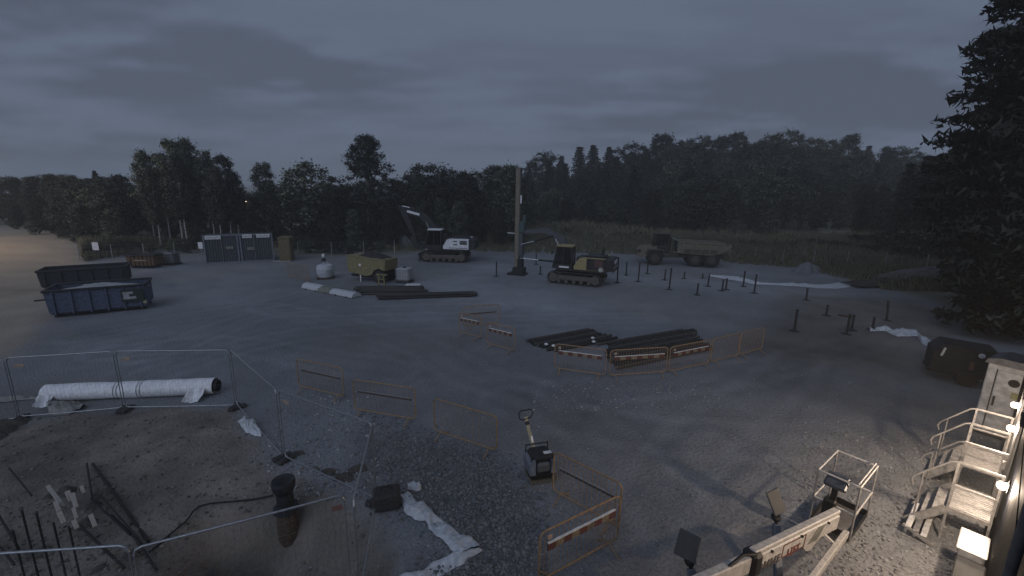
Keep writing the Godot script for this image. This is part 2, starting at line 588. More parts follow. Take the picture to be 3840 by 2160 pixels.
func build_office() -> void:
	var bs := wall_basis()
	var navy := mat("office panel", lin(0.018, 0.020, 0.026), 0.75, 0.0, 0.4, 2.0)
	var trim := mat("office trim", lin(0.06, 0.062, 0.068), 0.6, 0.0, 0.3)
	var steel := mat("galvanised", lin(0.45, 0.44, 0.43), 0.5, 0.35, 0.35, 0.7)
	var white := mat("white paint", lin(0.84, 0.83, 0.80), 0.5, 0.0, 0.25, 0.9)
	var o := thing("site_office", "dark two-storey site office wall with landings and lamps along it", "building", wp(10.0, WALL_N, 0), 0.0)
	o.basis = bs
	var b := B.new()
	b.box(Vector3(-1.0, 3.05, -1.5), Vector3(26.0, 6.3, 2.96))
	part(b, "wall", navy, o)
	for k in 22:      # cladding panels, each standing proud of the joint
		for s in 2:
			b = B.new()
			b.box(Vector3(-13.4 + k * 1.2, 1.65 + s * 3.05, -0.012), Vector3(1.17, 2.95, 0.03), Basis.IDENTITY, 0.006)
			part(b, "panel", navy, o)
	b = B.new()
	b.box(Vector3(-1.0, 6.28, -1.45), Vector3(26.3, 0.14, 3.2), Basis.IDENTITY, 0.02)
	part(b, "roof", trim, o)
	b = B.new()
	b.box(Vector3(-1.0, 0.06, 0.03), Vector3(26.0, 0.12, 0.10), Basis.IDENTITY, 0.01)
	part(b, "sill", trim, o)
	for t in [3.15, 5.0]:
		var dm := B.new()
		dm.box(Vector3(t, 1.85, 0.02), Vector3(0.95, 2.05, 0.05), Basis.IDENTITY, 0.01)
		var door := part(dm, "door", trim, o)
		var hb := B.new()
		hb.tube([Vector3(t + 0.34, 1.75, 0.045), Vector3(t + 0.34, 1.75, 0.09), Vector3(t + 0.22, 1.75, 0.09)], 0.012, 6)
		part(hb, "handle", steel, door)
	b = B.new()
	b.cyl(Vector3(-3.9, 0.2, 0.07), Vector3(-3.9, 6.2, 0.07), 0.045, -1, 10)
	part(b, "downpipe", mat("grey pipe", lin(0.20, 0.20, 0.21), 0.6), o)

	var landing_labels := ["galvanised landing with grating floor beside white fuse box", "galvanised landing and stair beside the white cabin"]
	for q in 2:
		var t0: float = [12.45, 14.95][q]
		var t1 := t0 + 1.2
		var l := thing("stair_landing", landing_labels[q], "stairs", wp(t0, WALL_N, 0), 0.0, "metal landings along the office")
		l.basis = bs
		var n1 := 0.66       # depth of the landing
		var fl := 0.78
		b = B.new()
		for s in 2:
			b.box(Vector3(0.6, fl - 0.04, 0.05 + s * (n1 - 0.03)), Vector3(1.2, 0.08, 0.03))
			b.box(Vector3(s * 1.2, fl - 0.04, n1 * 0.5 + 0.04), Vector3(0.03, 0.08, n1))
		part(b, "frame", steel, l)
		for k in 14:
			b = B.new()
			b.box(Vector3(0.056 + k * 0.0837, fl + 0.003, n1 * 0.5 + 0.035), Vector3(0.07, 0.03, n1 - 0.04), Basis.IDENTITY, 0.006)
			part(b, "floor_slat", steel, l)
		for s in 2:
			for k in 2:
				b = B.new()
				b.box(Vector3(s * 1.2, 0.92, 0.06 + k * (n1 - 0.03)), Vector3(0.04, 1.84, 0.04))
				part(b, "post", steel, l)
			for hgt in [1.30, 1.84]:
				b = B.new()
				b.box(Vector3(s * 1.2, hgt, n1 * 0.5 + 0.04), Vector3(0.045, 0.05, n1 + 0.02), Basis.IDENTITY, 0.01)
				part(b, "rail", steel, l)
			b = B.new()          # the sloping handrail with its turned-down end
			b.tube([Vector3(s * 1.2, 1.84, n1 + 0.05), Vector3(s * 1.2, 1.80, n1 + 0.14), Vector3(s * 1.2, 1.22, n1 + 0.62), Vector3(s * 1.2, 1.10, n1 + 0.66), Vector3(s * 1.2, 0.98, n1 + 0.62)], 0.022, 6)
			b.cyl(Vector3(s * 1.2, 0.02, n1 + 0.5), Vector3(s * 1.2, 1.36, n1 + 0.5), 0.016, -1, 6)
			part(b, "handrail", steel, l)
			b = B.new()
			b.beam(Vector3(s * 1.2, fl - 0.05, n1 + 0.04), Vector3(s * 1.2, 0.06, n1 + 0.62), 0.03, 0.16)
			part(b, "stringer", steel, l)
		for k in 3:
			b = B.new()
			b.box(Vector3(0.6, fl - 0.2 - k * 0.2, n1 + 0.16 + k * 0.16), Vector3(1.16, 0.035, 0.2), Basis.IDENTITY, 0.006)
			part(b, "tread", steel, l)
	# a folding step lying loose in front of the landing, the white box under the lamp and the dark case beyond it
	var fs := thing("folding_step", "pale metal folding step lying on gravel before the landing", "step", wp(12.05, 0.46, 0.02))
	fs.basis = bs
	for k in 3:
		b = B.new()
		b.box(Vector3(0.45, 0.16 + 0.03 * k, -0.03 + k * 0.13), Vector3(1.15, 0.04, 0.10), Basis(Vector3.RIGHT, 0.25), 0.01)
		part(b, "tread", white if k != 1 else steel, fs)
	for s in 2:
		b = B.new()
		b.beam(Vector3(-0.1 + s * 1.1, 0.02, -0.2), Vector3(-0.1 + s * 1.1, 0.22, 0.32), 0.03, 0.06)
		part(b, "leg", steel, fs)
	var fb := thing("fuse_box", "bright white fuse box on legs under a wall lamp", "box", wp(11.25, -0.26, 0))
	fb.basis = bs
	b = B.new()
	b.box(Vector3(0, 0.77, 0), Vector3(0.72, 0.2, 0.34), Basis.IDENTITY, 0.03)
	part(b, "body", white, fb)
	b = B.new()
	b.box(Vector3(0, 0.885, 0.01), Vector3(0.78, 0.035, 0.4), Basis.IDENTITY, 0.015)
	part(b, "lid", white, fb)
	for s in 2:
		b = B.new()
		b.box(Vector3(-0.28 + s * 0.56, 0.335, 0), Vector3(0.05, 0.67, 0.26))
		part(b, "leg", steel, fb)
	var cs := thing("tool_case", "dark grey case standing against the office wall", "case", wp(10.35, -0.27, 0))
	cs.basis = bs
	b = B.new()
	b.box(Vector3(0, 0.36, 0), Vector3(0.95, 0.72, 0.36), Basis.IDENTITY, 0.03)
	part(b, "body", mat("case", lin(0.028, 0.030, 0.033), 0.7), cs)
	b = B.new()
	b.box(Vector3(0, 0.745, 0), Vector3(0.98, 0.05, 0.39), Basis.IDENTITY, 0.02)
	part(b, "lid", mat("case"), cs)
	for k in 2:
		var ps := thing("paving_slab", "pale concrete slab lying on gravel between landing and fuse box", "slab", wp(12.2 - 0.34 * k, -0.24, 0.03), 0.0, "slabs before the landing")
		ps.basis = bs
		b = B.new()
		b.box(Vector3.ZERO, Vector3(0.31, 0.07, 0.30), Basis.IDENTITY, 0.012)
		part(b, "slab", mat("concrete", lin(0.40, 0.38, 0.35), 0.9, 0.0, 0.35, 0.5), ps)

	# the white cabin beyond the landings
	var cab := thing("portable_toilet", "white narrow portable toilet cabin with dark round vent on its door", "cabin", wp(19.9, -0.30, 0))
	cab.rotation.y = -1.04
	cab.scale = Vector3.ONE * 0.93
	var cw := mat("cabin white", lin(0.52, 0.55, 0.58), 0.55, 0.0, 0.2, 1.5)
	b = B.new()
	b.box(Vector3(0, 1.30, 0), Vector3(1.05, 2.36, 1.1), Basis.IDENTITY, 0.03)
	part(b, "body", cw, cab)
	b = B.new()
	b.box(Vector3(0, 0.07, 0), Vector3(1.14, 0.14, 1.2), Basis.IDENTITY, 0.02)
	part(b, "base", mat("case"), cab)
	b = B.new()
	b.prism([Vector2(-0.60, 2.47), Vector2(0.60, 2.47), Vector2(0.56, 2.60), Vector2(0.3, 2.70), Vector2(-0.3, 2.70), Vector2(-0.56, 2.60)], -0.62, 0.62)
	part(b, "roof", mat("cabin roof", lin(0.16, 0.17, 0.19), 0.6), cab)
	b = B.new()
	b.box(Vector3(0.10, 1.26, 0.565), Vector3(0.72, 2.1, 0.035), Basis.IDENTITY, 0.012)
	var dr := part(b, "door", cw, cab)
	b = B.new()
	b.cyl(Vector3(0.14, 1.98, 0.58), Vector3(0.14, 1.98, 0.60), 0.13, -1, 20)
	part(b, "vent", mat("rubber", lin(0.02, 0.02, 0.021), 0.85, 0.0, 0.4), dr)
	b = B.new()
	b.box(Vector3(0.26, 1.58, 0.588), Vector3(0.24, 0.22, 0.008))
	part(b, "sticker", mat("sticker", lin(0.34, 0.33, 0.16), 0.6), dr)
	b = B.new()
	b.box(Vector3(-0.20, 1.25, 0.60), Vector3(0.05, 0.34, 0.04), Basis.IDENTITY, 0.01)
	part(b, "handle", mat("case"), dr)
	b = B.new()
	b.box(Vector3(-0.29, 1.26, 0.555), Vector3(0.03, 2.14, 0.02))
	part(b, "door_seal", mat("case"), cab)
	# the dark compressor standing behind it
	var cp := thing("compressor", "dark site compressor with rounded hood beside the white cabin", "compressor", gp(3590, 1425), deg_to_rad(-35))
	b = B.new()
	b.prism([Vector2(-1.0, 0.45), Vector2(1.0, 0.45), Vector2(1.0, 1.15), Vector2(0.8, 1.5), Vector2(-0.7, 1.55), Vector2(-1.0, 1.2)], -0.65, 0.65)
	part(b, "hood", mat("dark machine", lin(0.024, 0.026, 0.032), 0.7, 0.0, 0.5), cp)
	b = B.new()
	b.box(Vector3(0, 0.40, 0), Vector3(2.1, 0.1, 1.1))
	part(b, "chassis", mat("rubber"), cp)
	for s in [-1, 1]:
		b = B.new()
		b.cyl(Vector3(0.1, 0.32, 0.55 * s), Vector3(0.1, 0.32, 0.75 * s), 0.32, -1, 16)
		part(b, "wheel", mat("rubber"), cp)
	b = B.new()
	b.cyl(Vector3(0.35, 1.32, 0.66), Vector3(0.35, 1.32, 0.68), 0.10, -1, 12)
	part(b, "dial", white, cp)
	b = B.new()
	b.box(Vector3(0.15, 0.85, 0.655), Vector3(0.12, 0.34, 0.01))
	part(b, "sticker", mat("faded orange", lin(0.20, 0.10, 0.07), 0.7), cp)
	b = B.new()
	b.box(Vector3(-0.72, 1.25, 0.655), Vector3(0.07, 0.35, 0.012), Basis(Vector3.BACK, -0.2))
	part(b, "reflector", white, cp)

func lamp_light(parent: Node, pos: Vector3, energy: float, colour: Color, size: float) -> void:
	var l := OmniLight3D.new()
	l.name = "light"
	l.light_energy = energy
	l.light_color = colour
	l.light_size = size
	l.omni_range = 60.0
	l.omni_attenuation = 2.0
	l.shadow_enabled = true
	l.position = pos
	parent.add_child(l)

func glow(key: String, c: Color, e: float) -> StandardMaterial3D:
	var m := StandardMaterial3D.new()
	m.albedo_color = c
	m.emission_enabled = true
	m.emission = c
	m.emission_energy_multiplier = e
	mats[key] = m
	return m

func build_lamps() -> void:
	var bs := wall_basis()
	var warm := Color(1.0, 0.895, 0.79)
	var gl := glow("lamp glass", warm, 5.0)
	var labels := ["lit wall lamp on office above the fuse box", "lit wall lamp on office above the first landing", "lit wall lamp on office above the farther landing", "lit wall lamp on office short of the fuse box"]
	var k := 0
	for t in [10.75, 13.75, 15.45, 7.0]:
		var o := thing("wall_lamp", labels[k], "lamp", wp(t, WALL_N, 2.42), 0.0, "wall lamps along the office")
		o.basis = bs
		var b := B.new()
		b.box(Vector3(0, 0.0, 0.035), Vector3(0.16, 0.2, 0.03), Basis.IDENTITY, 0.01)
		part(b, "bracket", mat("case"), o)
		b = B.new()
		b.lathe([Vector2(0.0, -0.075), Vector2(0.045, -0.06), Vector2(0.07, -0.02), Vector2(0.07, 0.03), Vector2(0.05, 0.06), Vector2(0.0, 0.07)], 14, Transform3D(Basis.IDENTITY, Vector3(0, -0.01, 0.11)))
		part(b, "globe", gl, o)
		b = B.new()
		b.tube([Vector3(0, 0.07, 0.04), Vector3(0, 0.085, 0.08), Vector3(0, 0.06, 0.11)], 0.014, 6)
		part(b, "arm", mat("case"), o)
		lamp_light(o, Vector3(0, -0.01, 0.11), [7.4, 5.0, 3.0, 4.2][k], warm, 0.06)
		k += 1
	# street lamps: one on the road beyond the left edge of the view, two shining through the trees
	var sl := [[Vector3(-52.0, 0, -38.0), 7.5, 48.0, "street lamp by the sandy road beyond the skips"], [Vector3(0, 0, 0), 0.0, 0.5, "lit street lamp glimpsed between the birch trunks"], [Vector3(0, 0, 0), 0.0, 0.3, "small lit street lamp in the wood right of the birches"]]
	var spots := [[905, 757], [1022, 772]]
	var bright := glow("street lamp glass", Color(1.0, 0.86, 0.72), 1.6)
	for q in 3:
		var pos: Vector3 = sl[q][0]
		var top: float = sl[q][1]
		if q > 0:
			var tp := far_at(spots[q - 1][0], spots[q - 1][1], 60.0 if q == 1 else 66.0)
			pos = Vector3(tp.x, 0, tp.z)
			top = tp.y
		else:
			pos.y = gy(pos.x, pos.z)
		var o := thing("street_lamp", sl[q][3], "street lamp", pos)
		var b := B.new()
		b.cyl(Vector3(0, 0, 0), Vector3(0, top + 0.1, 0), 0.08, 0.05, 8)
		part(b, "post", mat("galvanised"), o)
		b = B.new()
		b.tube([Vector3(0, top + 0.08, 0), Vector3(0.25, top + 0.2, 0.1), Vector3(0.6, top + 0.18, 0.25)], 0.03, 6)
		part(b, "arm", mat("galvanised"), o)
		b = B.new()
		b.box(Vector3(0.75, top + 0.16, 0.3), Vector3(0.5, 0.09, 0.22), Basis(Vector3.UP, -0.4), 0.03)
		part(b, "head", mat("case"), o)
		b = B.new()
		b.box(Vector3(0.75, top + 0.075, 0.3), Vector3(0.42, 0.07, 0.17), Basis(Vector3.UP, -0.4), 0.02)
		part(b, "glass", bright, o)
		lamp_light(o, Vector3(0.75, top - 0.06, 0.3), sl[q][2], Color(1.0, 0.89, 0.78), 0.15)

# ------------------------------------------------------------------ barriers and mesh fences
func rounded_frame(w: float, y0: float, y1: float, r: float) -> Array:
	var pts := []
	for c in [[w - r, y1 - r, 0.0], [r, y1 - r, PI * 0.5], [r, y0 + r, PI], [w - r, y0 + r, PI * 1.5]]:
		for k in 5:
			var t: float = c[2] + PI * 0.5 * k / 4.0
			pts.append(Vector3(c[0] + r * cos(t), c[1] + r * sin(t), 0))
	return pts

var barrier_bar: ArrayMesh
func barrier(l: Vector3, r: Vector3, board: int, label: String, group: String) -> void:   # board: 0 none, 1 towards the camera, -1 on the far side
	var orange := mat("barrier orange", lin(0.36, 0.23, 0.12), 0.65, 0.0, 0.35, 0.5)
	var flat := r - l
	flat.y = 0
	var w := flat.length()
	var o := thing("crowd_barrier", label, "barrier", Vector3(l.x, minf(l.y, r.y), l.z), atan2(-flat.z, flat.x), group)
	var b := B.new()
	b.tube(rounded_frame(w, 0.19, 1.22, 0.13), 0.021, 6, true)
	part(b, "frame", orange, o)
	if barrier_bar == null:
		b = B.new()
		b.cyl(Vector3(0, 0.2, 0), Vector3(0, 1.21, 0), 0.0065, -1, 5, false)
		barrier_bar = b.done()
	var n := int(w / 0.11)
	for k in range(1, n):
		put(barrier_bar, "bar", orange, o, Transform3D(Basis.IDENTITY, Vector3(w * k / n, 0, 0)))
	for s in [0.24, w - 0.24]:
		b = B.new()
		b.tube([Vector3(s, 0.02, 0.32), Vector3(s, 0.19, 0.03), Vector3(s, 0.19, -0.03), Vector3(s, 0.02, -0.32)], 0.018, 6)
		part(b, "foot", orange, o)
	if board < 0:
		b = B.new()
		b.box(Vector3(w * 0.5, 0.80, -0.03), Vector3(w - 0.3, 0.06, 0.02), Basis.IDENTITY, 0.004)
		var bp := part(b, "board", mat("board brown", lin(0.09, 0.07, 0.055), 0.8, 0.0, 0.4, 0.4), o)
		b = B.new()
		b.box(Vector3(w * 0.5, 0.845, -0.03), Vector3(w - 0.32, 0.02, 0.045))
		part(b, "top_edge", mat("dull plate", lin(0.30, 0.30, 0.31), 0.6), bp)
	if board > 0:
		var z := 0.035 * board
		b = B.new()
		b.box(Vector3(w * 0.5, 0.88, z), Vector3(w - 0.3, 0.15, 0.024), Basis.IDENTITY, 0.004)
		var bd := part(b, "board", mat("board cream", lin(0.30, 0.245, 0.16), 0.6, 0.0, 0.4, 0.4), o)
		var m := 9
		for k in range(0, m, 2):
			b = B.new()
			b.box(Vector3(0.15 + (w - 0.3) * (k + 0.5) / m, 0.88, z), Vector3((w - 0.3) / m, 0.144, 0.030))
			part(b, "stripe", mat("board red", lin(0.155, 0.055, 0.045), 0.6, 0.0, 0.4, 0.4), bd)
		b = B.new()
		b.box(Vector3(w * 0.5, 0.965, z), Vector3(w - 0.32, 0.016, 0.045))
		part(b, "top_edge", mat("white paint"), bd)
	if board == 1:
		b = B.new()
		b.box(Vector3(0.2, 1.08, 0.03), Vector3(0.11, 0.10, 0.03), Basis.IDENTITY, 0.01)
		part(b, "plate", mat("pale plate", lin(0.42, 0.32, 0.24), 0.6), o)

func mesh_panel(l: Vector3, r: Vector3, label: String, name_plate: bool) -> void:
	var steel := mat("fence steel", lin(0.40, 0.41, 0.42), 0.38, 0.7, 0.2, 0.6)
	var flat := r - l
	flat.y = 0
	var w := flat.length()
	var base := minf(gy(l.x, l.z), gy(r.x, r.z))
	if base < -0.3: base = 0.0
	var o := thing("mesh_fence_panel", label, "fence panel", Vector3(l.x, base + 0.02, l.z), atan2(-flat.z, flat.x), "mesh fence panels round the pit")
	var b := B.new()
	for y in [0.12, 2.04]:
		var e := 0.11 if y > 1.0 else -0.11
		b = B.new()
		b.tube([Vector3(0.0, y - e * 1.1, 0), Vector3(0.03, y - e * 0.3, 0), Vector3(0.11, y, 0), Vector3(w * 0.5, y - 0.008, 0), Vector3(w - 0.11, y, 0), Vector3(w - 0.03, y - e * 0.3, 0), Vector3(w, y - e * 1.1, 0)], 0.020, 8)
		part(b, "rail", steel, o)
	for x in [0.0, w]:
		b = B.new()
		b.cyl(Vector3(x, 0.0, 0), Vector3(x, 1.93, 0), 0.013, -1, 6)
		part(b, "post", mat("fence post", lin(0.17, 0.175, 0.18), 0.7, 0.0, 0.3, 0.4), o)
	b = B.new()
	var n := int(w / 0.1)
	for k in range(1, n):
		b.cyl(Vector3(w * k / n, 0.13, 0), Vector3(w * k / n, 2.03, 0), 0.0018, -1, 3, false)
	for k in range(1, 8):
		b.cyl(Vector3(0.02, 0.12 + 0.24 * k, 0), Vector3(w - 0.02, 0.12 + 0.24 * k, 0), 0.0018, -1, 3, false)
	tag(part(b, "wire_mesh", mat("fence wire", lin(0.20, 0.20, 0.21), 0.4, 0.8, 0.0), o), "", "", "", "stuff")
	for s in [0.04, w - 0.04]:
		b = B.new()
		b.box(Vector3(s, 0.055, 0), Vector3(0.20, 0.10, 0.5), Basis.IDENTITY, 0.035)
		part(b, "foot_block", mat("foot block", lin(0.06, 0.057, 0.054), 0.95, 0.0, 0.5, 0.4), o)
	if name_plate:
		b = B.new()
		b.box(Vector3(0.28, 1.78, 0.02), Vector3(0.26, 0.11, 0.006))
		part(b, "name_plate", mat("pale plate"), o)

func build_fences() -> void:
	var row := [
		[1122, 1462, 1292, 1505, -1, "faded orange crowd barrier standing beyond the mesh fence, farthest from the compactor"],
		[1332, 1552, 1560, 1592, -1, "faded orange crowd barrier, middle one of three along the mesh fence"],
		[1630, 1632, 1862, 1712, 0, "orange crowd barrier without a board, facing the plate compactor"],
		[2072, 1862, 2318, 2000, -1, "orange crowd barrier standing against the plate compactor"],
		[2018, 2212, 2312, 2045, 1, "near orange crowd barrier with red board and bright edge"],
		[2078, 1394, 2268, 1422, 1, "orange crowd barrier with striped board before the short pile stack"],
		[2283, 1424, 2495, 1408, 1, "orange crowd barrier with striped board, middle of the bent row"],
		[2505, 1408, 2655, 1375, 1, "orange crowd barrier with striped board before the long pile stack"],
		[2662, 1372, 2765, 1345, 0, "bare orange crowd barrier next after the striped boards"],
		[2768, 1345, 2855, 1320, 0, "bare orange crowd barrier at the outer end of the bent row"],
		[1722, 1258, 1806, 1278, 1, "orange crowd barrier with red board, far side of the small corner"],
		[1826, 1300, 1930, 1328, 1, "orange crowd barrier with red board next to the short pile stack"],
		[1740, 1235, 1872, 1222, -1, "orange crowd barrier closing the back of the small corner"],
		[1082, 1040, 1112, 1046, 0, "small far orange crowd barrier left of the white big bag"],
		[1120, 1050, 1160, 1062, 0, "small far orange crowd barrier before the white big bag"]]
	for q in row:
		barrier(gp(q[0], q[1]), gp(q[2], q[3]), q[4], q[5], "orange crowd barriers")
	var ps := [
		[[-330, 1600], [66, 1568], 0.12, false, "mesh fence panel left of the wrapped pipe, running out of the yard"],
		[[75, 1563], [462, 1529], 0.12, true, "mesh fence panel in front of the wrapped pipe's near end"],
		[[472, 1528], [882, 1520], 0.12, true, "mesh fence panel in front of the wrapped pipe's dark end"],
		[[890, 1519], [1060, 1710], 0.12, false, "mesh fence panel turning the corner behind the white rag"],
		[[1070, 1714], [1410, 1870], 0.12, true, "mesh fence panel with bright top rail by the gravel heap"]]
	for q in ps:
		mesh_panel(at(q[0][0], q[0][1], q[2]), at(q[1][0], q[1][1], q[2]), q[4], q[3])
	mesh_panel(at(1412, 1874, 0.12), at(1325, 1882, 2.04), "mesh fence panel running from the corner post towards the office", false)
	mesh_panel(at(498, 2062, 2.04), at(1290, 1858, 2.04), "mesh fence panel across the pit in front of the shaft", false)
	mesh_panel(at(-500, 2105, 2.04), at(478, 2045, 2.04), "mesh fence panel across the pit in front of the starter bars", false)
	# the low wire fence along the far edge of the yard
	var fl := [[Vector2(2735, 965), Vector2(3640, 1045), "low wire fence along the meadow behind the dump truck"], [Vector2(300, 975), Vector2(770, 968), "low wire fence under the birches with a white sign"], [Vector2(1120, 965), Vector2(1480, 955), "low wire fence behind the small trailer"]]
	for q in 3:
		var a := gp(fl[q][0].x, fl[q][0].y)
		var c := gp(fl[q][1].x, fl[q][1].y)
		var o := thing("wire_fence", fl[q][2], "fence", a)
		var n := int(a.distance_to(c) / 2.5)
		var wires := B.new()
		var prev := Vector3.ZERO
		for k in n + 1:
			var p := a.lerp(c, float(k) / n)
			p.y = gy(p.x, p.z)
			p -= a
			var b := B.new()
			b.cyl(p, p + Vector3(0, 1.55, 0), 0.035, -1, 6)
			part(b, "post", mat("galvanised"), o)
			if k > 0:
				for hh in [0.15, 0.5, 0.85, 1.2, 1.5]:
					wires.cyl(prev + Vector3(0, hh, 0), p + Vector3(0, hh, 0), 0.006, -1, 3, false)
			prev = p
		tag(part(wires, "wires", mat("fence wire"), o), "", "", "", "stuff")
		if q == 1:
			var sg := at(365, 945, 0.0)
			sg = a.lerp(c, 0.14) - a
			var b := B.new()
			b.box(sg + Vector3(0, 1.3, 0.08), Vector3(0.6, 0.75, 0.02))
			part(b, "sign", mat("white paint"), o)

# ------------------------------------------------------------------ machines (local +x is forward, +y up, -z the machine's left side)
func stadium(l: float, r: float, n: int) -> Array:
	var out := []
	var total := 2.0 * l + TAU * r
	for k in n:
		var s := total * k / n
		if s < l: out.append([Vector2(-l * 0.5 + s, r), 0.0])
		elif s < l + PI * r:
			var t := (s - l) / r
			out.append([Vector2(l * 0.5 + r * sin(t), r * cos(t)), -t])
		elif s < 2.0 * l + PI * r: out.append([Vector2(l * 0.5 - (s - l - PI * r), -r), PI])
		else:
			var t := (s - 2.0 * l - PI * r) / r
			out.append([Vector2(-l * 0.5 - r * sin(t), -r * cos(t)), PI - t])
	return out

func track(o: Node3D, z: float, l: float, r: float, w: float) -> void:
	var shoe := mat("track shoe", lin(0.105, 0.098, 0.09), 0.85, 0.2, 0.6, 0.5)
	var hub := mat("track frame", lin(0.16, 0.145, 0.12), 0.85, 0.1, 0.5, 0.6)
	var b := B.new()
	for q in stadium(l, r, 46):
		var p: Vector2 = q[0]
		b.box(Vector3(p.x, p.y + r + 0.05, z), Vector3(0.15, 0.06, w), Basis(Vector3.BACK, q[1]), 0.01)
	var t := part(b, "track", shoe, o)
	b = B.new()
	b.box(Vector3(0, r + 0.05, z), Vector3(l * 0.94, r * 0.85, w * 0.5), Basis.IDENTITY, 0.05)
	part(b, "track_frame", hub, t)
	for s in [-1, 1]:
		b = B.new()
		b.cyl(Vector3(l * 0.5 * s, r + 0.05, z - w * 0.36), Vector3(l * 0.5 * s, r + 0.05, z + w * 0.36), r * 0.78, -1, 18)
		b.cyl(Vector3(l * 0.5 * s, r + 0.05, z - w * 0.42), Vector3(l * 0.5 * s, r + 0.05, z + w * 0.42), r * 0.3, -1, 10)
		part(b, "sprocket", hub, t)
	for k in 5:
		var x := lerpf(-l * 0.36, l * 0.36, k / 4.0)
		b = B.new()
		b.cyl(Vector3(x, 0.22, z - w * 0.34), Vector3(x, 0.22, z + w * 0.34), 0.13, -1, 12)
		part(b, "roller", hub, t)

func digger_body(o: Node3D, paint: Material, cover: Material, dark: Material, glass: Material) -> void:
	for s in [-1, 1]: track(o, 1.02 * s, 3.1, 0.42, 0.58)
	var b := B.new()
	b.box(Vector3(0, 0.55, 0), Vector3(2.0, 0.45, 1.6), Basis.IDENTITY, 0.06)
	b.cyl(Vector3(0, 0.75, 0), Vector3(0, 1.02, 0), 0.62, -1, 20)
	part(b, "undercarriage", dark, o)
	b = B.new()
	b.box(Vector3(-0.45, 1.09, 0), Vector3(3.6, 0.16, 2.5), Basis.IDENTITY, 0.03)
	part(b, "deck", dark, o)
	for s in [-1, 1]:     # engine covers on both sides
		b = B.new()
		b.prism([Vector2(-2.2, 1.18), Vector2(0.0, 1.18), Vector2(0.05, 1.40), Vector2(-0.32, 1.98), Vector2(-0.6, 2.06), Vector2(-2.2, 2.06)], minf(0.86 * s, 1.27 * s), maxf(0.86 * s, 1.27 * s))
		part(b, "engine_cover", cover, o)
	b = B.new()
	b.box(Vector3(-1.1, 1.60, 0), Vector3(2.1, 0.84, 1.7))
	b.box(Vector3(-1.35, 2.10, 0), Vector3(1.4, 0.12, 1.4), Basis.IDENTITY, 0.03)
	part(b, "engine_bay", dark, o)
	b = B.new()
	b.cyl(Vector3(-1.75, 2.1, 0.35), Vector3(-1.75, 2.42, 0.35), 0.08, -1, 10)
	b.tube([Vector3(-1.75, 2.40, 0.35), Vector3(-1.76, 2.5, 0.35), Vector3(-1.86, 2.56, 0.35)], 0.06, 8)
	part(b, "exhaust", dark, o)
	b = B.new()
	b.prism([Vector2(-2.75, 1.22), Vector2(-2.21, 1.12), Vector2(-2.21, 2.02), Vector2(-2.6, 2.0), Vector2(-2.75, 1.8)], -1.2, 1.2)
	part(b, "counterweight", dark if cover == paint else paint, o)
	# the cab: frame posts, roof, panes
	b = B.new()
	var y0 := 1.18
	for z in [-1.24, -0.30]:
		b.beam(Vector3(0.20, y0, z), Vector3(0.22, 2.75, z), 0.08, 0.08, Vector3.RIGHT)
		b.beam(Vector3(1.62, y0, z), Vector3(1.30, 2.75, z), 0.08, 0.08, Vector3.RIGHT)
		b.beam(Vector3(0.20, y0 + 0.04, z), Vector3(1.62, y0 + 0.04, z), 0.08, 0.12)
		b.beam(Vector3(0.88, y0, z), Vector3(0.78, 2.75, z), 0.06, 0.06, Vector3.RIGHT)
	b.box(Vector3(0.9, 1.36, -0.77), Vector3(1.40, 0.30, 0.93))
	b.box(Vector3(0.60, 1.75, -0.77), Vector3(0.5, 0.6, 0.5), Basis.IDENTITY, 0.08)
	var cab := part(b, "cab", dark, o)
	b = B.new()
	b.box(Vector3(0.76, 2.80, -0.77), Vector3(1.24, 0.12, 1.08), Basis.IDENTITY, 0.05)
	part(b, "cab_roof", paint, cab)
	for z in [-1.24, -0.30]:
		b = B.new()
		b.prism([Vector2(0.24, 1.5), Vector2(0.84, 1.5), Vector2(0.76, 2.72), Vector2(0.25, 2.72)], z - 0.008, z + 0.008)
		part(b, "pane", glass, cab)
		b = B.new()
		b.prism([Vector2(0.90, 1.5), Vector2(1.54, 1.5), Vector2(1.28, 2.72), Vector2(0.82, 2.72)], z - 0.008, z + 0.008)
		part(b, "pane", glass, cab)
	b = B.new()
	b.quad(Vector3(1.56, 1.5, -1.2), Vector3(1.56, 1.5, -0.34), Vector3(1.30, 2.72, -0.34), Vector3(1.30, 2.72, -1.2))
	part(b, "windscreen", glass, cab)
	b = B.new()
	b.tube([Vector3(1.5, 2.3, -1.26), Vector3(1.62, 2.35, -1.45)], 0.012, 5)
	b.box(Vector3(1.63, 2.30, -1.48), Vector3(0.04, 0.26, 0.16), Basis.IDENTITY, 0.01)
	part(b, "mirror", dark, cab)
	b = B.new()
	for k in 3: b.tube([Vector3(-2.0 + k * 0.9, 2.06, -1.2), Vector3(-2.0 + k * 0.9, 2.45, -1.2), Vector3(-1.1 + k * 0.9 * 0.6, 2.45, -1.2)], 0.016, 5)
	part(b, "handrail", dark, o)

func ram(o: Node3D, a: Vector3, c: Vector3, r: float) -> void:
	var b := B.new()
	var m := a.lerp(c, 0.58)
	b.cyl(a, m, r, -1, 10)
	var p := part(b, "cylinder", mat("machine black"), o)
	b = B.new()
	b.cyl(m, c, r * 0.55, -1, 8)
	part(b, "piston_rod", mat("chrome", lin(0.55, 0.55, 0.55), 0.25, 0.9, 0.0), p)

func arm(o: Node3D, pts: Array, called: String, z: float, w: float, m: Material) -> MeshInstance3D:
	var b := B.new()
	b.prism(pts, z - w * 0.5, z + w * 0.5)
	return part(b, called, m, o)

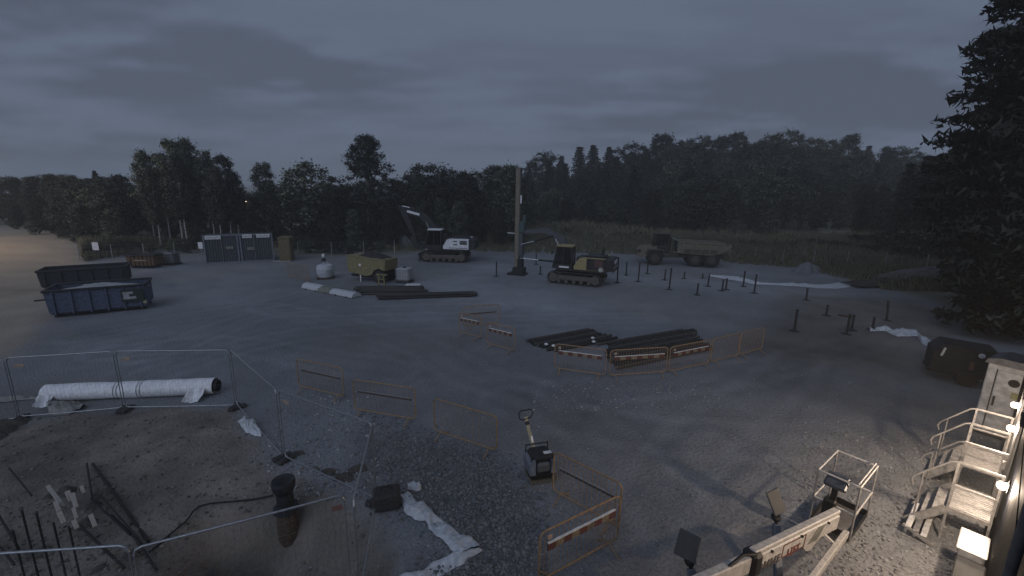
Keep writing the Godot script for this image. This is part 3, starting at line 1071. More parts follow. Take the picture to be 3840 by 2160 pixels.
func build_machines() -> void:
	var black := mat("machine black", lin(0.016, 0.016, 0.017), 0.55, 0.1, 0.5, 0.8)
	var white := mat("machine white", lin(0.82, 0.82, 0.82), 0.45, 0.0, 0.25, 1.0)
	var yellow := mat("machine yellow", lin(0.36, 0.285, 0.125), 0.6, 0.0, 0.35, 1.0)
	var glass := StandardMaterial3D.new()
	glass.albedo_color = Color(0.03, 0.035, 0.04, 0.45)
	glass.transparency = BaseMaterial3D.TRANSPARENCY_ALPHA
	glass.roughness = 0.05
	var grey := mat("machine grey", lin(0.10, 0.10, 0.10), 0.6, 0.1, 0.4)
	var red := mat("machine red", lin(0.10, 0.045, 0.038), 0.7)
	# ---- white crawler excavator by the trees
	var o := thing("excavator", "white crawler excavator with black boom and cab by the trees", "excavator", gp(1675, 976), deg_to_rad(176))
	o.scale = Vector3.ONE * 1.16
	digger_body(o, white, white, black, glass)
	arm(o, [Vector2(0.5, 1.15), Vector2(0.95, 1.25), Vector2(1.35, 2.6), Vector2(2.3, 3.75), Vector2(3.9, 4.25), Vector2(3.88, 4.5), Vector2(2.1, 4.2), Vector2(0.75, 2.9)], "boom", 0.15, 0.42, black)
	arm(o, [Vector2(4.25, 4.75), Vector2(3.6, 4.62), Vector2(3.55, 4.3), Vector2(2.75, 2.05), Vector2(2.95, 1.95), Vector2(4.0, 4.0)], "dipper_arm", 0.15, 0.34, black)
	var b := B.new()
	b.prism([Vector2(2.75, 2.15), Vector2(3.15, 2.1), Vector2(3.1, 1.5), Vector2(2.75, 1.0), Vector2(2.2, 0.95), Vector2(1.95, 1.3), Vector2(2.3, 1.35), Vector2(2.55, 1.6)], -0.35, 0.65)
	part(b, "bucket", black, o)
	ram(o, Vector3(0.9, 1.35, -0.12), Vector3(1.75, 3.4, -0.12), 0.075)
	ram(o, Vector3(2.3, 4.35, 0.15), Vector3(3.95, 4.72, 0.15), 0.07)
	b = B.new()
	b.beam(Vector3(2.35, 4.0, -0.075), Vector3(3.45, 4.28, -0.075), 0.012, 0.2, Vector3.UP)
	part(b, "boom_sign", white, o)
	b = B.new()
	for k in 2: b.box(Vector3(-1.05, 1.86 - k * 0.28, -1.275), Vector3(0.32, 0.10, 0.012))
	b.box(Vector3(-1.75, 1.75, -1.275), Vector3(0.62, 0.34, 0.01))
	b.box(Vector3(-1.3, 1.28, -1.275), Vector3(1.6, 0.05, 0.012))
	part(b, "marking", grey, o)
	for s in [-0.4, 0.1]:
		b = B.new()
		b.box(Vector3(1.72, 1.0, s), Vector3(0.09, 0.12, 0.12), Basis.IDENTITY, 0.02)
		part(b, "work_lamp", white, o)
	b = B.new()       # the blade
	b.prism([Vector2(2.15, 0.1), Vector2(2.3, 0.1), Vector2(2.22, 0.35), Vector2(2.32, 0.7), Vector2(2.2, 0.7), Vector2(2.1, 0.4)], -1.25, 1.25)
	b.beam(Vector3(1.0, 0.45, -0.5), Vector3(2.18, 0.35, -0.5), 0.14, 0.18)
	b.beam(Vector3(1.0, 0.45, 0.5), Vector3(2.18, 0.35, 0.5), 0.14, 0.18)
	part(b, "blade", grey, o)
	# ---- drilling rig
	o = thing("piling_rig", "yellow piling rig with tall upright mast standing among steel stubs", "piling rig", gp(2165, 1058), deg_to_rad(158))
	o.scale = Vector3.ONE * 1.08
	digger_body(o, yellow, yellow, black, glass)
	b = B.new()
	b.box(Vector3(-1.55, 1.62, -1.278), Vector3(1.3, 0.82, 0.012))
	b.box(Vector3(-2.765, 1.5, 0.0), Vector3(0.014, 0.8, 2.35))
	part(b, "cover_panel", black, o)
	b = B.new()
	b.box(Vector3(-1.75, 1.70, -1.288), Vector3(0.6, 0.5, 0.012))
	part(b, "warning_mark", red, o)
	b = B.new()
	b.cyl(Vector3(-1.95, 1.30, -1.27), Vector3(-1.95, 1.30, -1.32), 0.17, -1, 14)
	part(b, "rear_lamp", mat("lens", lin(0.42, 0.44, 0.38), 0.3, 0.0, 0.2), o)
	b = B.new()
	b.box(Vector3(0.75, 1.30, -1.29), Vector3(0.75, 0.12, 0.012))
	part(b, "side_plate", white, o)
	b = B.new()
	b.box(Vector3(-2.775, 1.42, -0.25), Vector3(0.012, 0.2, 1.4))
	b.box(Vector3(-2.775, 1.42, 0.7), Vector3(0.012, 0.34, 0.3))
	part(b, "rear_plate", mat("dull plate", lin(0.30, 0.30, 0.31), 0.6), o)
	word("VOLVO", 0.3, white, o, "lettering", Transform3D(Basis(Vector3.UP, -PI / 2), Vector3(-2.775, 1.78, -0.1)))
	# boom, mast and the drilling head; the mast keeps to the sight line of the photograph
	var inv := o.transform.affine_inverse()
	var mb: Vector3 = inv * gp(1938, 1030)
	mb.y = 0.0
	var mt: Vector3 = inv * far_at(1961, 632, -(o.transform * mb).z)
	var mx := mt.y
	var my := Vector3(mb.x, mx, mb.z)
	arm(o, [Vector2(0.6, 1.15), Vector2(1.0, 1.2), Vector2(1.7, 2.9), Vector2(2.9, 3.5), Vector2(mb.x - 0.55, 3.35), Vector2(mb.x - 0.5, 3.6), Vector2(2.8, 3.9), Vector2(1.3, 3.2)], "boom", mb.z, 0.36, mat("boom blue", lin(0.075, 0.078, 0.085), 0.6))
	ram(o, Vector3(0.95, 1.4, mb.z - 0.25), Vector3(2.0, 3.1, mb.z - 0.25), 0.08)
	ram(o, Vector3(2.2, 3.3, mb.z - 0.2), Vector3(mb.x - 0.4, 2.5, mb.z - 0.2), 0.08)
	ram(o, Vector3(1.3, 1.3, mb.z), Vector3(mb.x - 0.3, 1.35, mb.z), 0.08)
	b = B.new()
	b.box(Vector3(mb.x - 0.35, 2.6, mb.z), Vector3(0.35, 2.1, 0.45), Basis.IDENTITY, 0.05)
	part(b, "mast_bracket", mat("boom blue"), o)
	b = B.new()
	b.box(Vector3(mb.x, mx * 0.5 + 0.15, mb.z), Vector3(0.36, mx - 0.3, 0.36), Basis.IDENTITY, 0.03)
	var mast := part(b, "mast", mat("mast", lin(0.235, 0.20, 0.15), 0.7, 0.0, 0.4, 1.2), o)
	b = B.new()
	for k in 2: b.box(Vector3(mb.x - 0.2, mx * 0.5 + 0.2, mb.z - 0.13 + 0.26 * k), Vector3(0.05, mx - 0.5, 0.05))
	part(b, "guide_rail", grey, mast)
	b = B.new()
	b.box(Vector3(mb.x - 0.3, mx - 0.02, mb.z), Vector3(1.05, 0.10, 0.34), Basis.IDENTITY, 0.03)
	b.cyl(Vector3(mb.x - 0.7, mx - 0.15, mb.z - 0.12), Vector3(mb.x - 0.7, mx - 0.15, mb.z + 0.12), 0.16, -1, 14)
	part(b, "mast_head", grey, mast)
	b = B.new()
	b.tube([Vector3(mb.x - 0.7, mx - 0.2, mb.z), Vector3(mb.x - 0.62, mx * 0.75, mb.z + 0.05), Vector3(mb.x - 0.75, mx * 0.55, mb.z), Vector3(mb.x - 0.5, mx * 0.42, mb.z)], 0.03, 6)
	b.tube([Vector3(mb.x - 0.5, mx * 0.98, mb.z), Vector3(mb.x - 0.42, mx * 0.6, mb.z), Vector3(mb.x - 0.45, 3.2, mb.z)], 0.02, 5)
	part(b, "hose", black, mast)
	b = B.new()
	b.box(Vector3(mb.x - 0.3, mx * 0.72, mb.z - 0.16), Vector3(0.10, 0.62, 0.05))
	part(b, "depth_scale", white, mast)
	b = B.new()
	b.box(Vector3(mb.x - 0.4, mx * 0.46, mb.z), Vector3(0.5, 0.9, 0.55), Basis.IDENTITY, 0.08)
	b.cyl(Vector3(mb.x - 0.55, mx * 0.46 + 0.3, mb.z), Vector3(mb.x - 0.55, mx * 0.46 + 0.95, mb.z), 0.17, -1, 12)
	part(b, "drill_head", mat("drill green", lin(0.055, 0.085, 0.085), 0.6), o)
	b = B.new()
	b.cyl(Vector3(mb.x - 0.42, 0.1, mb.z), Vector3(mb.x - 0.42, mx * 0.42, mb.z), 0.075, -1, 10)
	part(b, "drill_rod", grey, o)
	b = B.new()
	b.box(Vector3(mb.x - 0.2, 0.35, mb.z), Vector3(0.95, 0.6, 0.8), Basis.IDENTITY, 0.08)
	b.box(Vector3(mb.x - 0.05, 0.09, mb.z), Vector3(1.5, 0.14, 1.0), Basis.IDENTITY, 0.04)
	b.box(Vector3(mb.x - 0.3, 1.0, mb.z), Vector3(0.45, 0.7, 0.5), Basis.IDENTITY, 0.06)
	part(b, "clamp", black, o)
	b = B.new()
	b.beam(Vector3(mb.x, mx * 0.40, mb.z), Vector3(mb.x + 0.9, mx * 0.40, mb.z), 0.04, 0.05)
	part(b, "side_arm", white, o)
	# ---- articulated dump truck
	o = thing("dump_truck", "muddy yellow articulated dump truck parked along the far edge of the yard", "dump truck", gp(2540, 992), deg_to_rad(168))
	o.scale = Vector3.ONE * 0.95
	var ylo := mat("truck yellow", lin(0.20, 0.172, 0.118), 0.75, 0.0, 0.45, 1.3)
	var mud := mat("mud", lin(0.115, 0.105, 0.088), 0.95, 0.0, 0.5, 0.8)
	for x in [2.55, -1.55, -3.15]:
		for s in [-1, 1]:
			var z: float = 1.0 * s
			b = B.new()
			b.lathe([Vector2(0.42, -0.27), Vector2(0.70, -0.28), Vector2(0.80, -0.2), Vector2(0.82, 0.0), Vector2(0.80, 0.2), Vector2(0.70, 0.28), Vector2(0.42, 0.27)], 24, Transform3D(Basis(Vector3.RIGHT, PI / 2), Vector3(x, 0.82, z)))
			for k in 20:
				var t := TAU * k / 20.0
				b.box(Vector3(x + 0.82 * cos(t), 0.82 + 0.82 * sin(t), z), Vector3(0.06, 0.10, 0.5), Basis(Vector3.BACK, t))
			var w := part(b, "wheel", mat("tyre", lin(0.030, 0.029, 0.028), 0.95, 0.0, 0.5, 0.5), o)
			b = B.new()
			b.cyl(Vector3(x, 0.82, z - 0.2), Vector3(x, 0.82, z + 0.2), 0.44, -1, 20)
			b.cyl(Vector3(x, 0.82, z - 0.27), Vector3(x, 0.82, z + 0.27), 0.2, -1, 12)
			part(b, "rim", mud, w)
	b = B.new()
	b.box(Vector3(2.3, 1.05, 0), Vector3(2.6, 0.5, 1.5), Basis.IDENTITY, 0.08)
	b.box(Vector3(0.55, 1.0, 0), Vector3(1.6, 0.4, 0.7), Basis.IDENTITY, 0.08)
	b.box(Vector3(-2.2, 1.05, 0), Vector3(4.6, 0.4, 0.9), Basis.IDENTITY, 0.06)
	part(b, "chassis", mud, o)
	b = B.new()
	b.prism([Vector2(2.4, 1.1), Vector2(4.05, 0.75), Vector2(4.4, 0.95), Vector2(4.45, 1.5), Vector2(4.1, 1.85), Vector2(2.4, 2.02)], -0.95, 0.95)
	part(b, "bonnet", ylo, o)
	b = B.new()
	b.cyl(Vector3(4.2, 1.45, -0.96), Vector3(4.2, 1.45, -1.0), 0.2, -1, 14)
	b.box(Vector3(4.46, 1.3, 0), Vector3(0.05, 0.5, 1.4))
	part(b, "grille", black, o)
	for s in [-1, 1]:
		b = B.new()
		b.prism([Vector2(1.5, 1.3), Vector2(1.75, 1.72), Vector2(3.3, 1.72), Vector2(3.55, 1.3), Vector2(3.4, 1.3), Vector2(3.2, 1.62), Vector2(1.85, 1.62), Vector2(1.65, 1.3)], minf(0.75 * s, 1.3 * s), maxf(0.75 * s, 1.3 * s))
		part(b, "mudguard", mud, o)
	b = B.new()
	for z in [-0.8, 0.8]:
		b.beam(Vector3(1.1, 1.5, z), Vector3(1.15, 3.3, z), 0.1, 0.1, Vector3.RIGHT)
		b.beam(Vector3(2.75, 1.9, z), Vector3(2.55, 3.3, z), 0.1, 0.1, Vector3.RIGHT)
		b.beam(Vector3(1.95, 1.5, z), Vector3(1.9, 3.3, z), 0.08, 0.08, Vector3.RIGHT)
	b.box(Vector3(1.9, 1.78, 0), Vector3(1.75, 0.75, 1.62), Basis.IDENTITY, 0.05)
	var cab := part(b, "cab", black, o)
	b = B.new()
	b.box(Vector3(1.85, 3.36, 0), Vector3(1.7, 0.12, 1.8), Basis.IDENTITY, 0.05)
	part(b, "cab_roof", mud, cab)
	for z in [-0.8, 0.8]:
		b = B.new()
		b.prism([Vector2(1.18, 2.18), Vector2(1.9, 2.18), Vector2(1.88, 3.28), Vector2(1.2, 3.28)], z - 0.01, z + 0.01)
		part(b, "pane", glass, cab)
		b = B.new()
		b.prism([Vector2(1.98, 2.18), Vector2(2.68, 2.18), Vector2(2.54, 3.28), Vector2(1.96, 3.28)], z - 0.01, z + 0.01)
		part(b, "pane", glass, cab)
	b = B.new()
	b.quad(Vector3(2.7, 2.1, -0.78), Vector3(2.7, 2.1, 0.78), Vector3(2.56, 3.28, 0.78), Vector3(2.56, 3.28, -0.78))
	part(b, "windscreen", glass, cab)
	b = B.new()
	b.tube([Vector3(2.8, 1.9, -1.0), Vector3(2.95, 2.5, -1.15)], 0.02, 5)
	b.box(Vector3(2.97, 2.35, -1.18), Vector3(0.06, 0.45, 0.22), Basis.IDENTITY, 0.02)
	part(b, "mirror", black, cab)
	b = B.new()
	b.tube([Vector3(0.8, 1.4, -1.15), Vector3(0.8, 2.6, -1.15), Vector3(1.1, 2.65, -1.15)], 0.03, 6)
	b.cyl(Vector3(0.85, 1.7, 0.9), Vector3(0.85, 2.9, 0.9), 0.09, -1, 10)
	part(b, "exhaust", black, o)
	# the tipper body: two leaning sides, a front wall and a floor that rises to the tail
	var prof := [Vector2(0.35, 1.42), Vector2(-3.2, 1.30), Vector2(-4.75, 1.95), Vector2(-5.05, 2.35), Vector2(-4.2, 2.55), Vector2(0.15, 2.62)]
	for s in [-1, 1]:
		b = B.new()
		b.prism(prof, minf(1.28 * s, 1.34 * s), maxf(1.28 * s, 1.34 * s))
		b.beam(Vector3(0.2, 2.60, 1.35 * s), Vector3(-4.2, 2.54, 1.35 * s), 0.16, 0.14)
		for k in 5: b.beam(Vector3(-0.3 - k * 0.85, 1.42, 1.37 * s), Vector3(-0.3 - k * 0.85, 2.52, 1.37 * s), 0.06, 0.1, Vector3.RIGHT)
		part(b, "tipper_side", ylo, o)
		b = B.new()
		b.box(Vector3(-2.0, 1.68, 1.36 * s), Vector3(3.6, 0.44, 0.012))
		part(b, "mud_crust", mud, o)
	b = B.new()
	b.box(Vector3(0.30, 2.1, 0), Vector3(0.08, 1.3, 2.6))
	b.prism([Vector2(0.3, 2.65), Vector2(0.3, 2.78), Vector2(0.95, 3.0), Vector2(0.95, 2.92)], -1.2, 1.2)
	part(b, "head_board", mat("head board", lin(0.13, 0.16, 0.13), 0.7), o)
	b = B.new()
	b.prism([Vector2(0.3, 1.40), Vector2(-3.2, 1.28), Vector2(-4.8, 1.95), Vector2(-4.8, 2.03), Vector2(-3.2, 1.36), Vector2(0.3, 1.48)], -1.27, 1.27)
	part(b, "tipper_floor", mud, o)

# ------------------------------------------------------------------ things standing about the yard
func yaw_of(l: Vector3, r: Vector3) -> float:
	return atan2(-(r.z - l.z), r.x - l.x)

func skip(called: String, l: Vector3, r: Vector3, w: float, h: float, m: Material, label: String) -> Node3D:   # origin at the front left foot, depth along -z
	var n := Vector2(r.x - l.x, r.z - l.z).length()
	var o := thing(called, label, "skip", l, yaw_of(l, r))
	var b := B.new()
	b.prism([Vector2(0.0, 0.28), Vector2(n, 0.28), Vector2(n, h), Vector2(-0.10, h)], -0.06, 0.0)
	part(b, "side_wall", m, o)
	b = B.new()
	b.prism([Vector2(0.0, 0.28), Vector2(n, 0.28), Vector2(n, h), Vector2(-0.10, h)], -w, -w + 0.06)
	part(b, "side_wall", m, o)
	b = B.new()
	b.prism([Vector2(0.0, 0.28), Vector2(0.06, 0.28), Vector2(-0.04, h), Vector2(-0.10, h)], -w + 0.06, -0.06)
	part(b, "end_wall", m, o)
	b = B.new()
	b.box(Vector3(n - 0.03, (h + 0.28) * 0.5, -w * 0.5), Vector3(0.06, h - 0.28, w - 0.124))
	part(b, "tail_door", m, o)
	b = B.new()
	b.box(Vector3(n * 0.5, 0.25, -w * 0.5), Vector3(n - 0.1, 0.06, w - 0.02))
	for s in [0.28, w - 0.28]: b.box(Vector3(n * 0.5, 0.12, -s), Vector3(n - 0.2, 0.2, 0.12))
	part(b, "floor", mat("rubber"), o)
	for k in 6:
		b = B.new()
		b.box(Vector3(0.25 + (n - 0.5) * k / 5.0, (h + 0.2) * 0.5, 0.04), Vector3(0.09, h - 0.16, 0.08), Basis.IDENTITY, 0.015)
		part(b, "rib", m, o)
	b = B.new()
	for z in [0.02, -w]: b.box(Vector3(n * 0.5 - 0.05, h + 0.03, z - 0.03 + 0.03), Vector3(n + 0.2, 0.13, 0.14), Basis.IDENTITY, 0.02)
	for x in [-0.12, n + 0.02]: b.box(Vector3(x, h + 0.02, -w * 0.5), Vector3(0.12, 0.11, w - 0.16), Basis.IDENTITY, 0.02)
	part(b, "rim", mat("dark machine"), o)
	return o

func heap(b: B, c: Vector3, rx: float, rz: float, h: float, seed_at: float, n := 26, m := 12, rough := 0.25) -> void:
	var p := []
	for i in m + 1:
		var row := []
		for k in n:
			var t := TAU * k / n
			var q := float(i) / m
			var wob := 1.0 + rough * 1.2 * n_mid.get_noise_2d(cos(t) * 3.0 + seed_at, sin(t) * 3.0)
			var x := cos(t) * q * rx * wob
			var z := sin(t) * q * rz * wob
			var y := h * pow(maxf(0.0, cos(q * PI * 0.5)), 1.15) * (1.0 + rough * n_mid.get_noise_2d(x * 2.0 + seed_at, z * 2.0)) + 0.06 * h * n_small.get_noise_2d(x * 2.0, z * 2.0 + seed_at)
			row.append(c + Vector3(x, y if i < m else -0.05, z))
		p.append(row)
	for i in m:
		for k in n:
			var l := (k + 1) % n
			if i == 0: b.tri(p[0][0], p[1][l], p[1][k])
			else: b.quad(p[i][k], p[i][l], p[i + 1][l], p[i + 1][k])

func cloth(b: B, up: Array, low: Array, lift: float, sub := 7, lump := 1.0) -> void:   # a limp sheet between two lines on the ground
	var rows := []
	for i in up.size() - 1:
		for s in (sub if i < up.size() - 2 else sub + 1):
			var t := float(s) / sub
			var a: Vector3 = (up[i] as Vector3).lerp(up[i + 1], t)
			var c: Vector3 = (low[i] as Vector3).lerp(low[i + 1], t)
			var row := []
			for k in 9:
				var p := a.lerp(c, k / 8.0)
				var wob := 0.08 * lump
				p.x += wob * n_small.get_noise_2d(p.x * 1.4, p.z * 1.4)
				p.z += wob * n_small.get_noise_2d(p.x * 1.4 + 50.0, p.z * 1.4)
				var e := 1.0 if k > 0 and k < 8 else 0.1
				p.y = gy(p.x, p.z) + 0.015 + e * lift * (0.55 + 0.9 * n_mid.get_noise_2d(p.x * 2.2 + 9.0, p.z * 2.2) + 0.5 * n_small.get_noise_2d(p.x * 2.0, p.z * 2.0))
				row.append(p)
			rows.append(row)
	var nn := []
	var flip := 0
	for i in rows.size():
		var nr := []
		for k in 9:
			var l: Vector3 = rows[i][maxi(k - 1, 0)]
			var r: Vector3 = rows[i][mini(k + 1, 8)]
			var u: Vector3 = rows[maxi(i - 1, 0)][k]
			var w: Vector3 = rows[mini(i + 1, rows.size() - 1)][k]
			var n := (w - u).cross(r - l).normalized()
			nr.append(n if n.y > 0 else -n)
			flip += 1 if n.y > 0 else -1
		nn.append(nr)
	for i in rows.size() - 1:
		for k in 8:
			if flip < 0: b.quadn(rows[i][k], rows[i][k + 1], rows[i + 1][k + 1], rows[i + 1][k], nn[i][k], nn[i][k + 1], nn[i + 1][k + 1], nn[i + 1][k])
			else: b.quadn(rows[i][k], rows[i + 1][k], rows[i + 1][k + 1], rows[i][k + 1], nn[i][k], nn[i + 1][k], nn[i + 1][k + 1], nn[i][k + 1])

func sheet(label: String, up_px: Array, low_px: Array, m: Material, lift: float, lump := 1.0) -> void:
	var up := []
	var low := []
	for q in up_px: up.append(gp(q[0], q[1]))
	for q in low_px: low.append(gp(q[0], q[1]))
	var b := B.new()
	cloth(b, up, low, lift, 7, lump)
	tag(part(b, "geotextile_sheet", m), label, "sheet")

func pile_stack(l: Vector3, r: Vector3, spread: Vector3, n: int, label: String, rad: float, layers: int) -> void:
	var steel := mat("pile steel", lin(0.062, 0.057, 0.054), 0.75, 0.3, 0.5, 0.7)
	for j in layers:
		for k in n - j:
			var off := spread * ((k + 0.5 + j * 0.5) / n)
			var slide := (r - l) * rng.randf_range(-0.07, 0.07)
			var a := l + off + slide
			var c := r + off * rng.randf_range(0.92, 1.0) + slide
			var mid := (a + c) * 0.5
			mid.y = gy(mid.x, mid.z) + rad + j * rad * 1.75 + 0.03
			var o := thing("steel_pile", label, "steel pile", mid, 0.0, label)
			var d := (c - a) * 0.5
			d.y = 0
			var b := B.new()
			b.cyl(-d, d, rad, -1, 10, false)
			part(b, "shaft", steel if k % 3 else mat("pile dull", lin(0.12, 0.105, 0.09), 0.85, 0.1, 0.5, 0.5), o)
			b = B.new()
			for s in [-1.0, 1.0]:
				b.cyl(d * s, d * s * 1.01, rad * 1.04, -1, 10)
			part(b, "end_cap", mat("cut steel", lin(0.35, 0.35, 0.36), 0.35, 0.7, 0.3, 0.3) if (k + j) % 4 == 0 else steel, o)

func build_yard() -> void:
	var steel := mat("galvanised")
	var white := mat("white paint")
	var rust := mat("rusty", lin(0.10, 0.06, 0.04), 0.9, 0.0, 0.5)
	var blue := mat("skip blue", lin(0.095, 0.115, 0.185), 0.7, 0.0, 0.4, 1.2)
	var black := mat("machine black")
	# ---- skips
	var o := skip("waste_skip", gp(190, 1196), gp(556, 1160), 2.1, 1.48, blue, "blue ribbed roll-off skip full of pale rubble with dark green sign")
	var n := 4.2
	var b := B.new()
	b.box(Vector3(n - 0.62, 0.95, 0.10), Vector3(1.02, 0.74, 0.03), Basis.IDENTITY, 0.01)
	var sg := part(b, "sign", mat("sign green", lin(0.018, 0.032, 0.026), 0.6), o)
	b = B.new()
	b.box(Vector3(n - 0.82, 1.11, 0.12), Vector3(0.46, 0.14, 0.012))
	b.box(Vector3(n - 0.90, 0.97, 0.12), Vector3(0.26, 0.14, 0.012))
	b.box(Vector3(n - 0.76, 0.83, 0.12), Vector3(0.58, 0.15, 0.012))
	part(b, "sign_mark", mat("dull white", lin(0.42, 0.43, 0.43), 0.6), sg)
	b = B.new()
	b.box(Vector3(n - 0.12, 0.52, 0.09), Vector3(0.16, 0.18, 0.02))
	part(b, "reflector", mat("reflector", lin(0.40, 0.36, 0.20), 0.5), o)
	b = B.new()
	b.beam(Vector3(-0.15, 0.95, -0.7), Vector3(-0.7, 0.92, -0.72), 0.08, 0.08)
	part(b, "hook_bar", black, o)
	b = B.new()
	heap(b, Vector3(n * 0.48, 1.3, -1.05), 2.0, 0.93, 0.28, 3.0, 30, 10, 0.5)
	tag(part(b, "rubble", mat("rubble", lin(0.48, 0.49, 0.49), 0.95, 0.0, 0.4, 0.5)), "pale rubble heaped in the blue skip", "rubble", "", "stuff")
	var rb := get_child(get_child_count() - 1) as Node3D
	rb.transform = o.transform
	skip("waste_skip", gp(158, 1092), gp(482, 1066), 2.0, 1.3, mat("dark machine"), "empty black skip standing behind the blue skip")
	o = skip("orange_skip", gp(482, 1007), gp(580, 1007), 1.3, 1.1, mat("skip orange", lin(0.20, 0.105, 0.05), 0.8, 0.0, 0.4), "small rusty orange skip at the edge of the trees")
	b = B.new()
	b.box(Vector3(1.1, 0.72, 0.09), Vector3(1.0, 0.1, 0.012))
	part(b, "faded_mark", mat("pale plate"), o)
	# ---- grey tank beside it, the fenced waste bay with white signs, the ochre toilet
	o = thing("liquid_tank", "grey cubic liquid tank in a cage at the edge of the trees", "tank", gp(645, 992))
	ibc(o, mat("tank dull", lin(0.17, 0.17, 0.18), 0.6))
	var cl := gp(772, 990)
	var cr := gp(1030, 977)
	o = thing("storage_container", "blue grey storage container with white signs along its top edge", "container", cl, yaw_of(cl, cr))
	n = Vector2(cr.x - cl.x, cr.z - cl.z).length()
	b = B.new()
	b.box(Vector3(n * 0.5, 1.32, -1.25), Vector3(n - 0.06, 2.5, 2.4))
	part(b, "body", mat("container", lin(0.085, 0.096, 0.11), 0.7, 0.0, 0.4, 1.5), o)
	for k in 26:
		b = B.new()
		b.box(Vector3(0.22 + (n - 0.44) * k / 25.0, 1.34, -0.03), Vector3(0.10, 2.3, 0.06), Basis.IDENTITY, 0.02)
		part(b, "corrugation", mat("container"), o)
	for q in [0.06, n * 0.5 - 0.12, n * 0.5 + 0.12, n - 0.06, n * 0.25, n * 0.72]:
		b = B.new()
		b.box(Vector3(q, 1.33, 0.03), Vector3(0.12 if absf(q - n * 0.25) > 0.1 and absf(q - n * 0.72) > 0.1 else 0.05, 2.66, 0.09), Basis.IDENTITY, 0.01)
		part(b, "post", mat("container frame", lin(0.22, 0.24, 0.27), 0.6), o)
	b = B.new()
	b.box(Vector3(n * 0.5, 2.62, 0.02), Vector3(n, 0.10, 0.08))
	b.box(Vector3(n * 0.5, 0.07, 0.02), Vector3(n, 0.12, 0.08))
	part(b, "rail", mat("container frame"), o)
	for q in [[0.14, 0.22, 2.46], [0.625, 0.14, 2.50], [0.86, 0.20, 2.50]]:
		b = B.new()
		b.box(Vector3(n * q[0], q[2], 0.09), Vector3(n * q[1], 0.34, 0.02))
		var s := part(b, "sign", white, o)
		b = B.new()
		b.box(Vector3(n * q[0], q[2] - 0.02, 0.104), Vector3(n * q[1] * 0.82, 0.045, 0.006))
		part(b, "print_line", mat("print grey", lin(0.30, 0.30, 0.32), 0.6), s)
	for q in [[0.36, 1.45], [0.66, 1.30]]:
		b = B.new()
		b.box(Vector3(n * q[0], q[1], 0.07), Vector3(0.58, 0.26, 0.02))
		part(b, "label_plate", mat("label plate", lin(0.27, 0.27, 0.20), 0.6), o)
	o = thing("sign_post", "white square sign on a post beside the storage container", "sign", gp(762, 990))
	b = B.new()
	b.cyl(Vector3.ZERO, Vector3(0, 2.1, 0), 0.03, -1, 6)
	part(b, "post", steel, o)
	b = B.new()
	b.box(Vector3(0, 1.75, 0.04), Vector3(0.42, 0.6, 0.02))
	part(b, "plate", white, o)
	o = thing("portable_toilet", "ochre portable toilet beside the storage container", "cabin", gp(1078, 977), 0.15)
	var ochre := mat("ochre", lin(0.165, 0.125, 0.06), 0.75, 0.0, 0.3)
	b = B.new()
	b.box(Vector3(0, 1.15, 0), Vector3(1.1, 2.2, 1.1), Basis.IDENTITY, 0.04)
	part(b, "body", ochre, o)
	b = B.new()
	b.prism([Vector2(-0.6, 2.26), Vector2(0.6, 2.26), Vector2(0.45, 2.42), Vector2(-0.45, 2.42)], -0.6, 0.6)
	part(b, "roof", ochre, o)
	b = B.new()
	b.box(Vector3(0.02, 1.12, 0.565), Vector3(0.75, 1.95, 0.03), Basis.IDENTITY, 0.01)
	part(b, "door", ochre, o)
	b = B.new()
	b.box(Vector3(-0.25, 0.04, 0.65), Vector3(1.6, 0.07, 0.7), Basis.IDENTITY, 0.02)
	tag(part(b, "timber_pallet", mat("concrete")), "pale pallet lying before the ochre toilet", "pallet").transform = o.transform
	# ---- hopper trailer with its white bag and its tank
	var tl := gp(1308, 1052)
	var tr := gp(1448, 1066)
	o = thing("hopper_trailer", "olive yellow hopper trailer filled with dark soil", "trailer", tl, yaw_of(tl, tr))
	n = Vector2(tr.x - tl.x, tr.z - tl.z).length()
	var olive := mat("olive yellow", lin(0.25, 0.215, 0.10), 0.7, 0.0, 0.35)
	b = B.new()
	b.prism([Vector2(-0.05, 2.05), Vector2(0.0, 0.75), Vector2(n * 0.45, 0.5), Vector2(n * 0.62, 0.6), Vector2(n * 0.7, 1.0), Vector2(n * 0.82, 1.18), Vector2(n * 0.97, 1.0), Vector2(n, 1.85)], -1.7, 0.0)
	part(b, "hopper", olive, o)
	b = B.new()
	b.prism([Vector2(-0.08, 2.0), Vector2(n * 1.01, 1.80), Vector2(n * 1.01, 1.88), Vector2(-0.08, 2.08)], 0.0, 0.05)
	part(b, "rim", olive, o)
	b = B.new()
	heap(b, Vector3(n * 0.5, 1.85, -0.85), n * 0.47, 0.8, 0.42, 7.0, 24, 8, 0.4)
	part(b, "soil_load", mat("dark soil", lin(0.040, 0.037, 0.033), 0.95, 0.0, 0.5, 0.5), o)
	for z in [-0.1, -1.55]:
		b = B.new()
		b.cyl(Vector3(n * 0.82, 0.52, z - 0.14), Vector3(n * 0.82, 0.52, z + 0.14), 0.52, -1, 22)
		var w := part(b, "wheel", mat("tyre"), o)
		b = B.new()
		b.cyl(Vector3(n * 0.82, 0.52, z - 0.16), Vector3(n * 0.82, 0.52, z + 0.16), 0.25, -1, 14)
		part(b, "rim", mat("mud"), w)
	b = B.new()
	b.box(Vector3(n * 0.45, 0.42, -0.85), Vector3(n * 0.9, 0.18, 1.0))
	part(b, "chassis", black, o)
	b = B.new()
	b.cyl(Vector3(n * 0.32, 0.0, -0.05), Vector3(n * 0.32, 0.6, -0.05), 0.05, -1, 8)
	part(b, "prop_leg", white, o)
	b = B.new()
	b.box(Vector3(n * 0.33, 1.35, 0.02), Vector3(0.2, 0.16, 0.012))
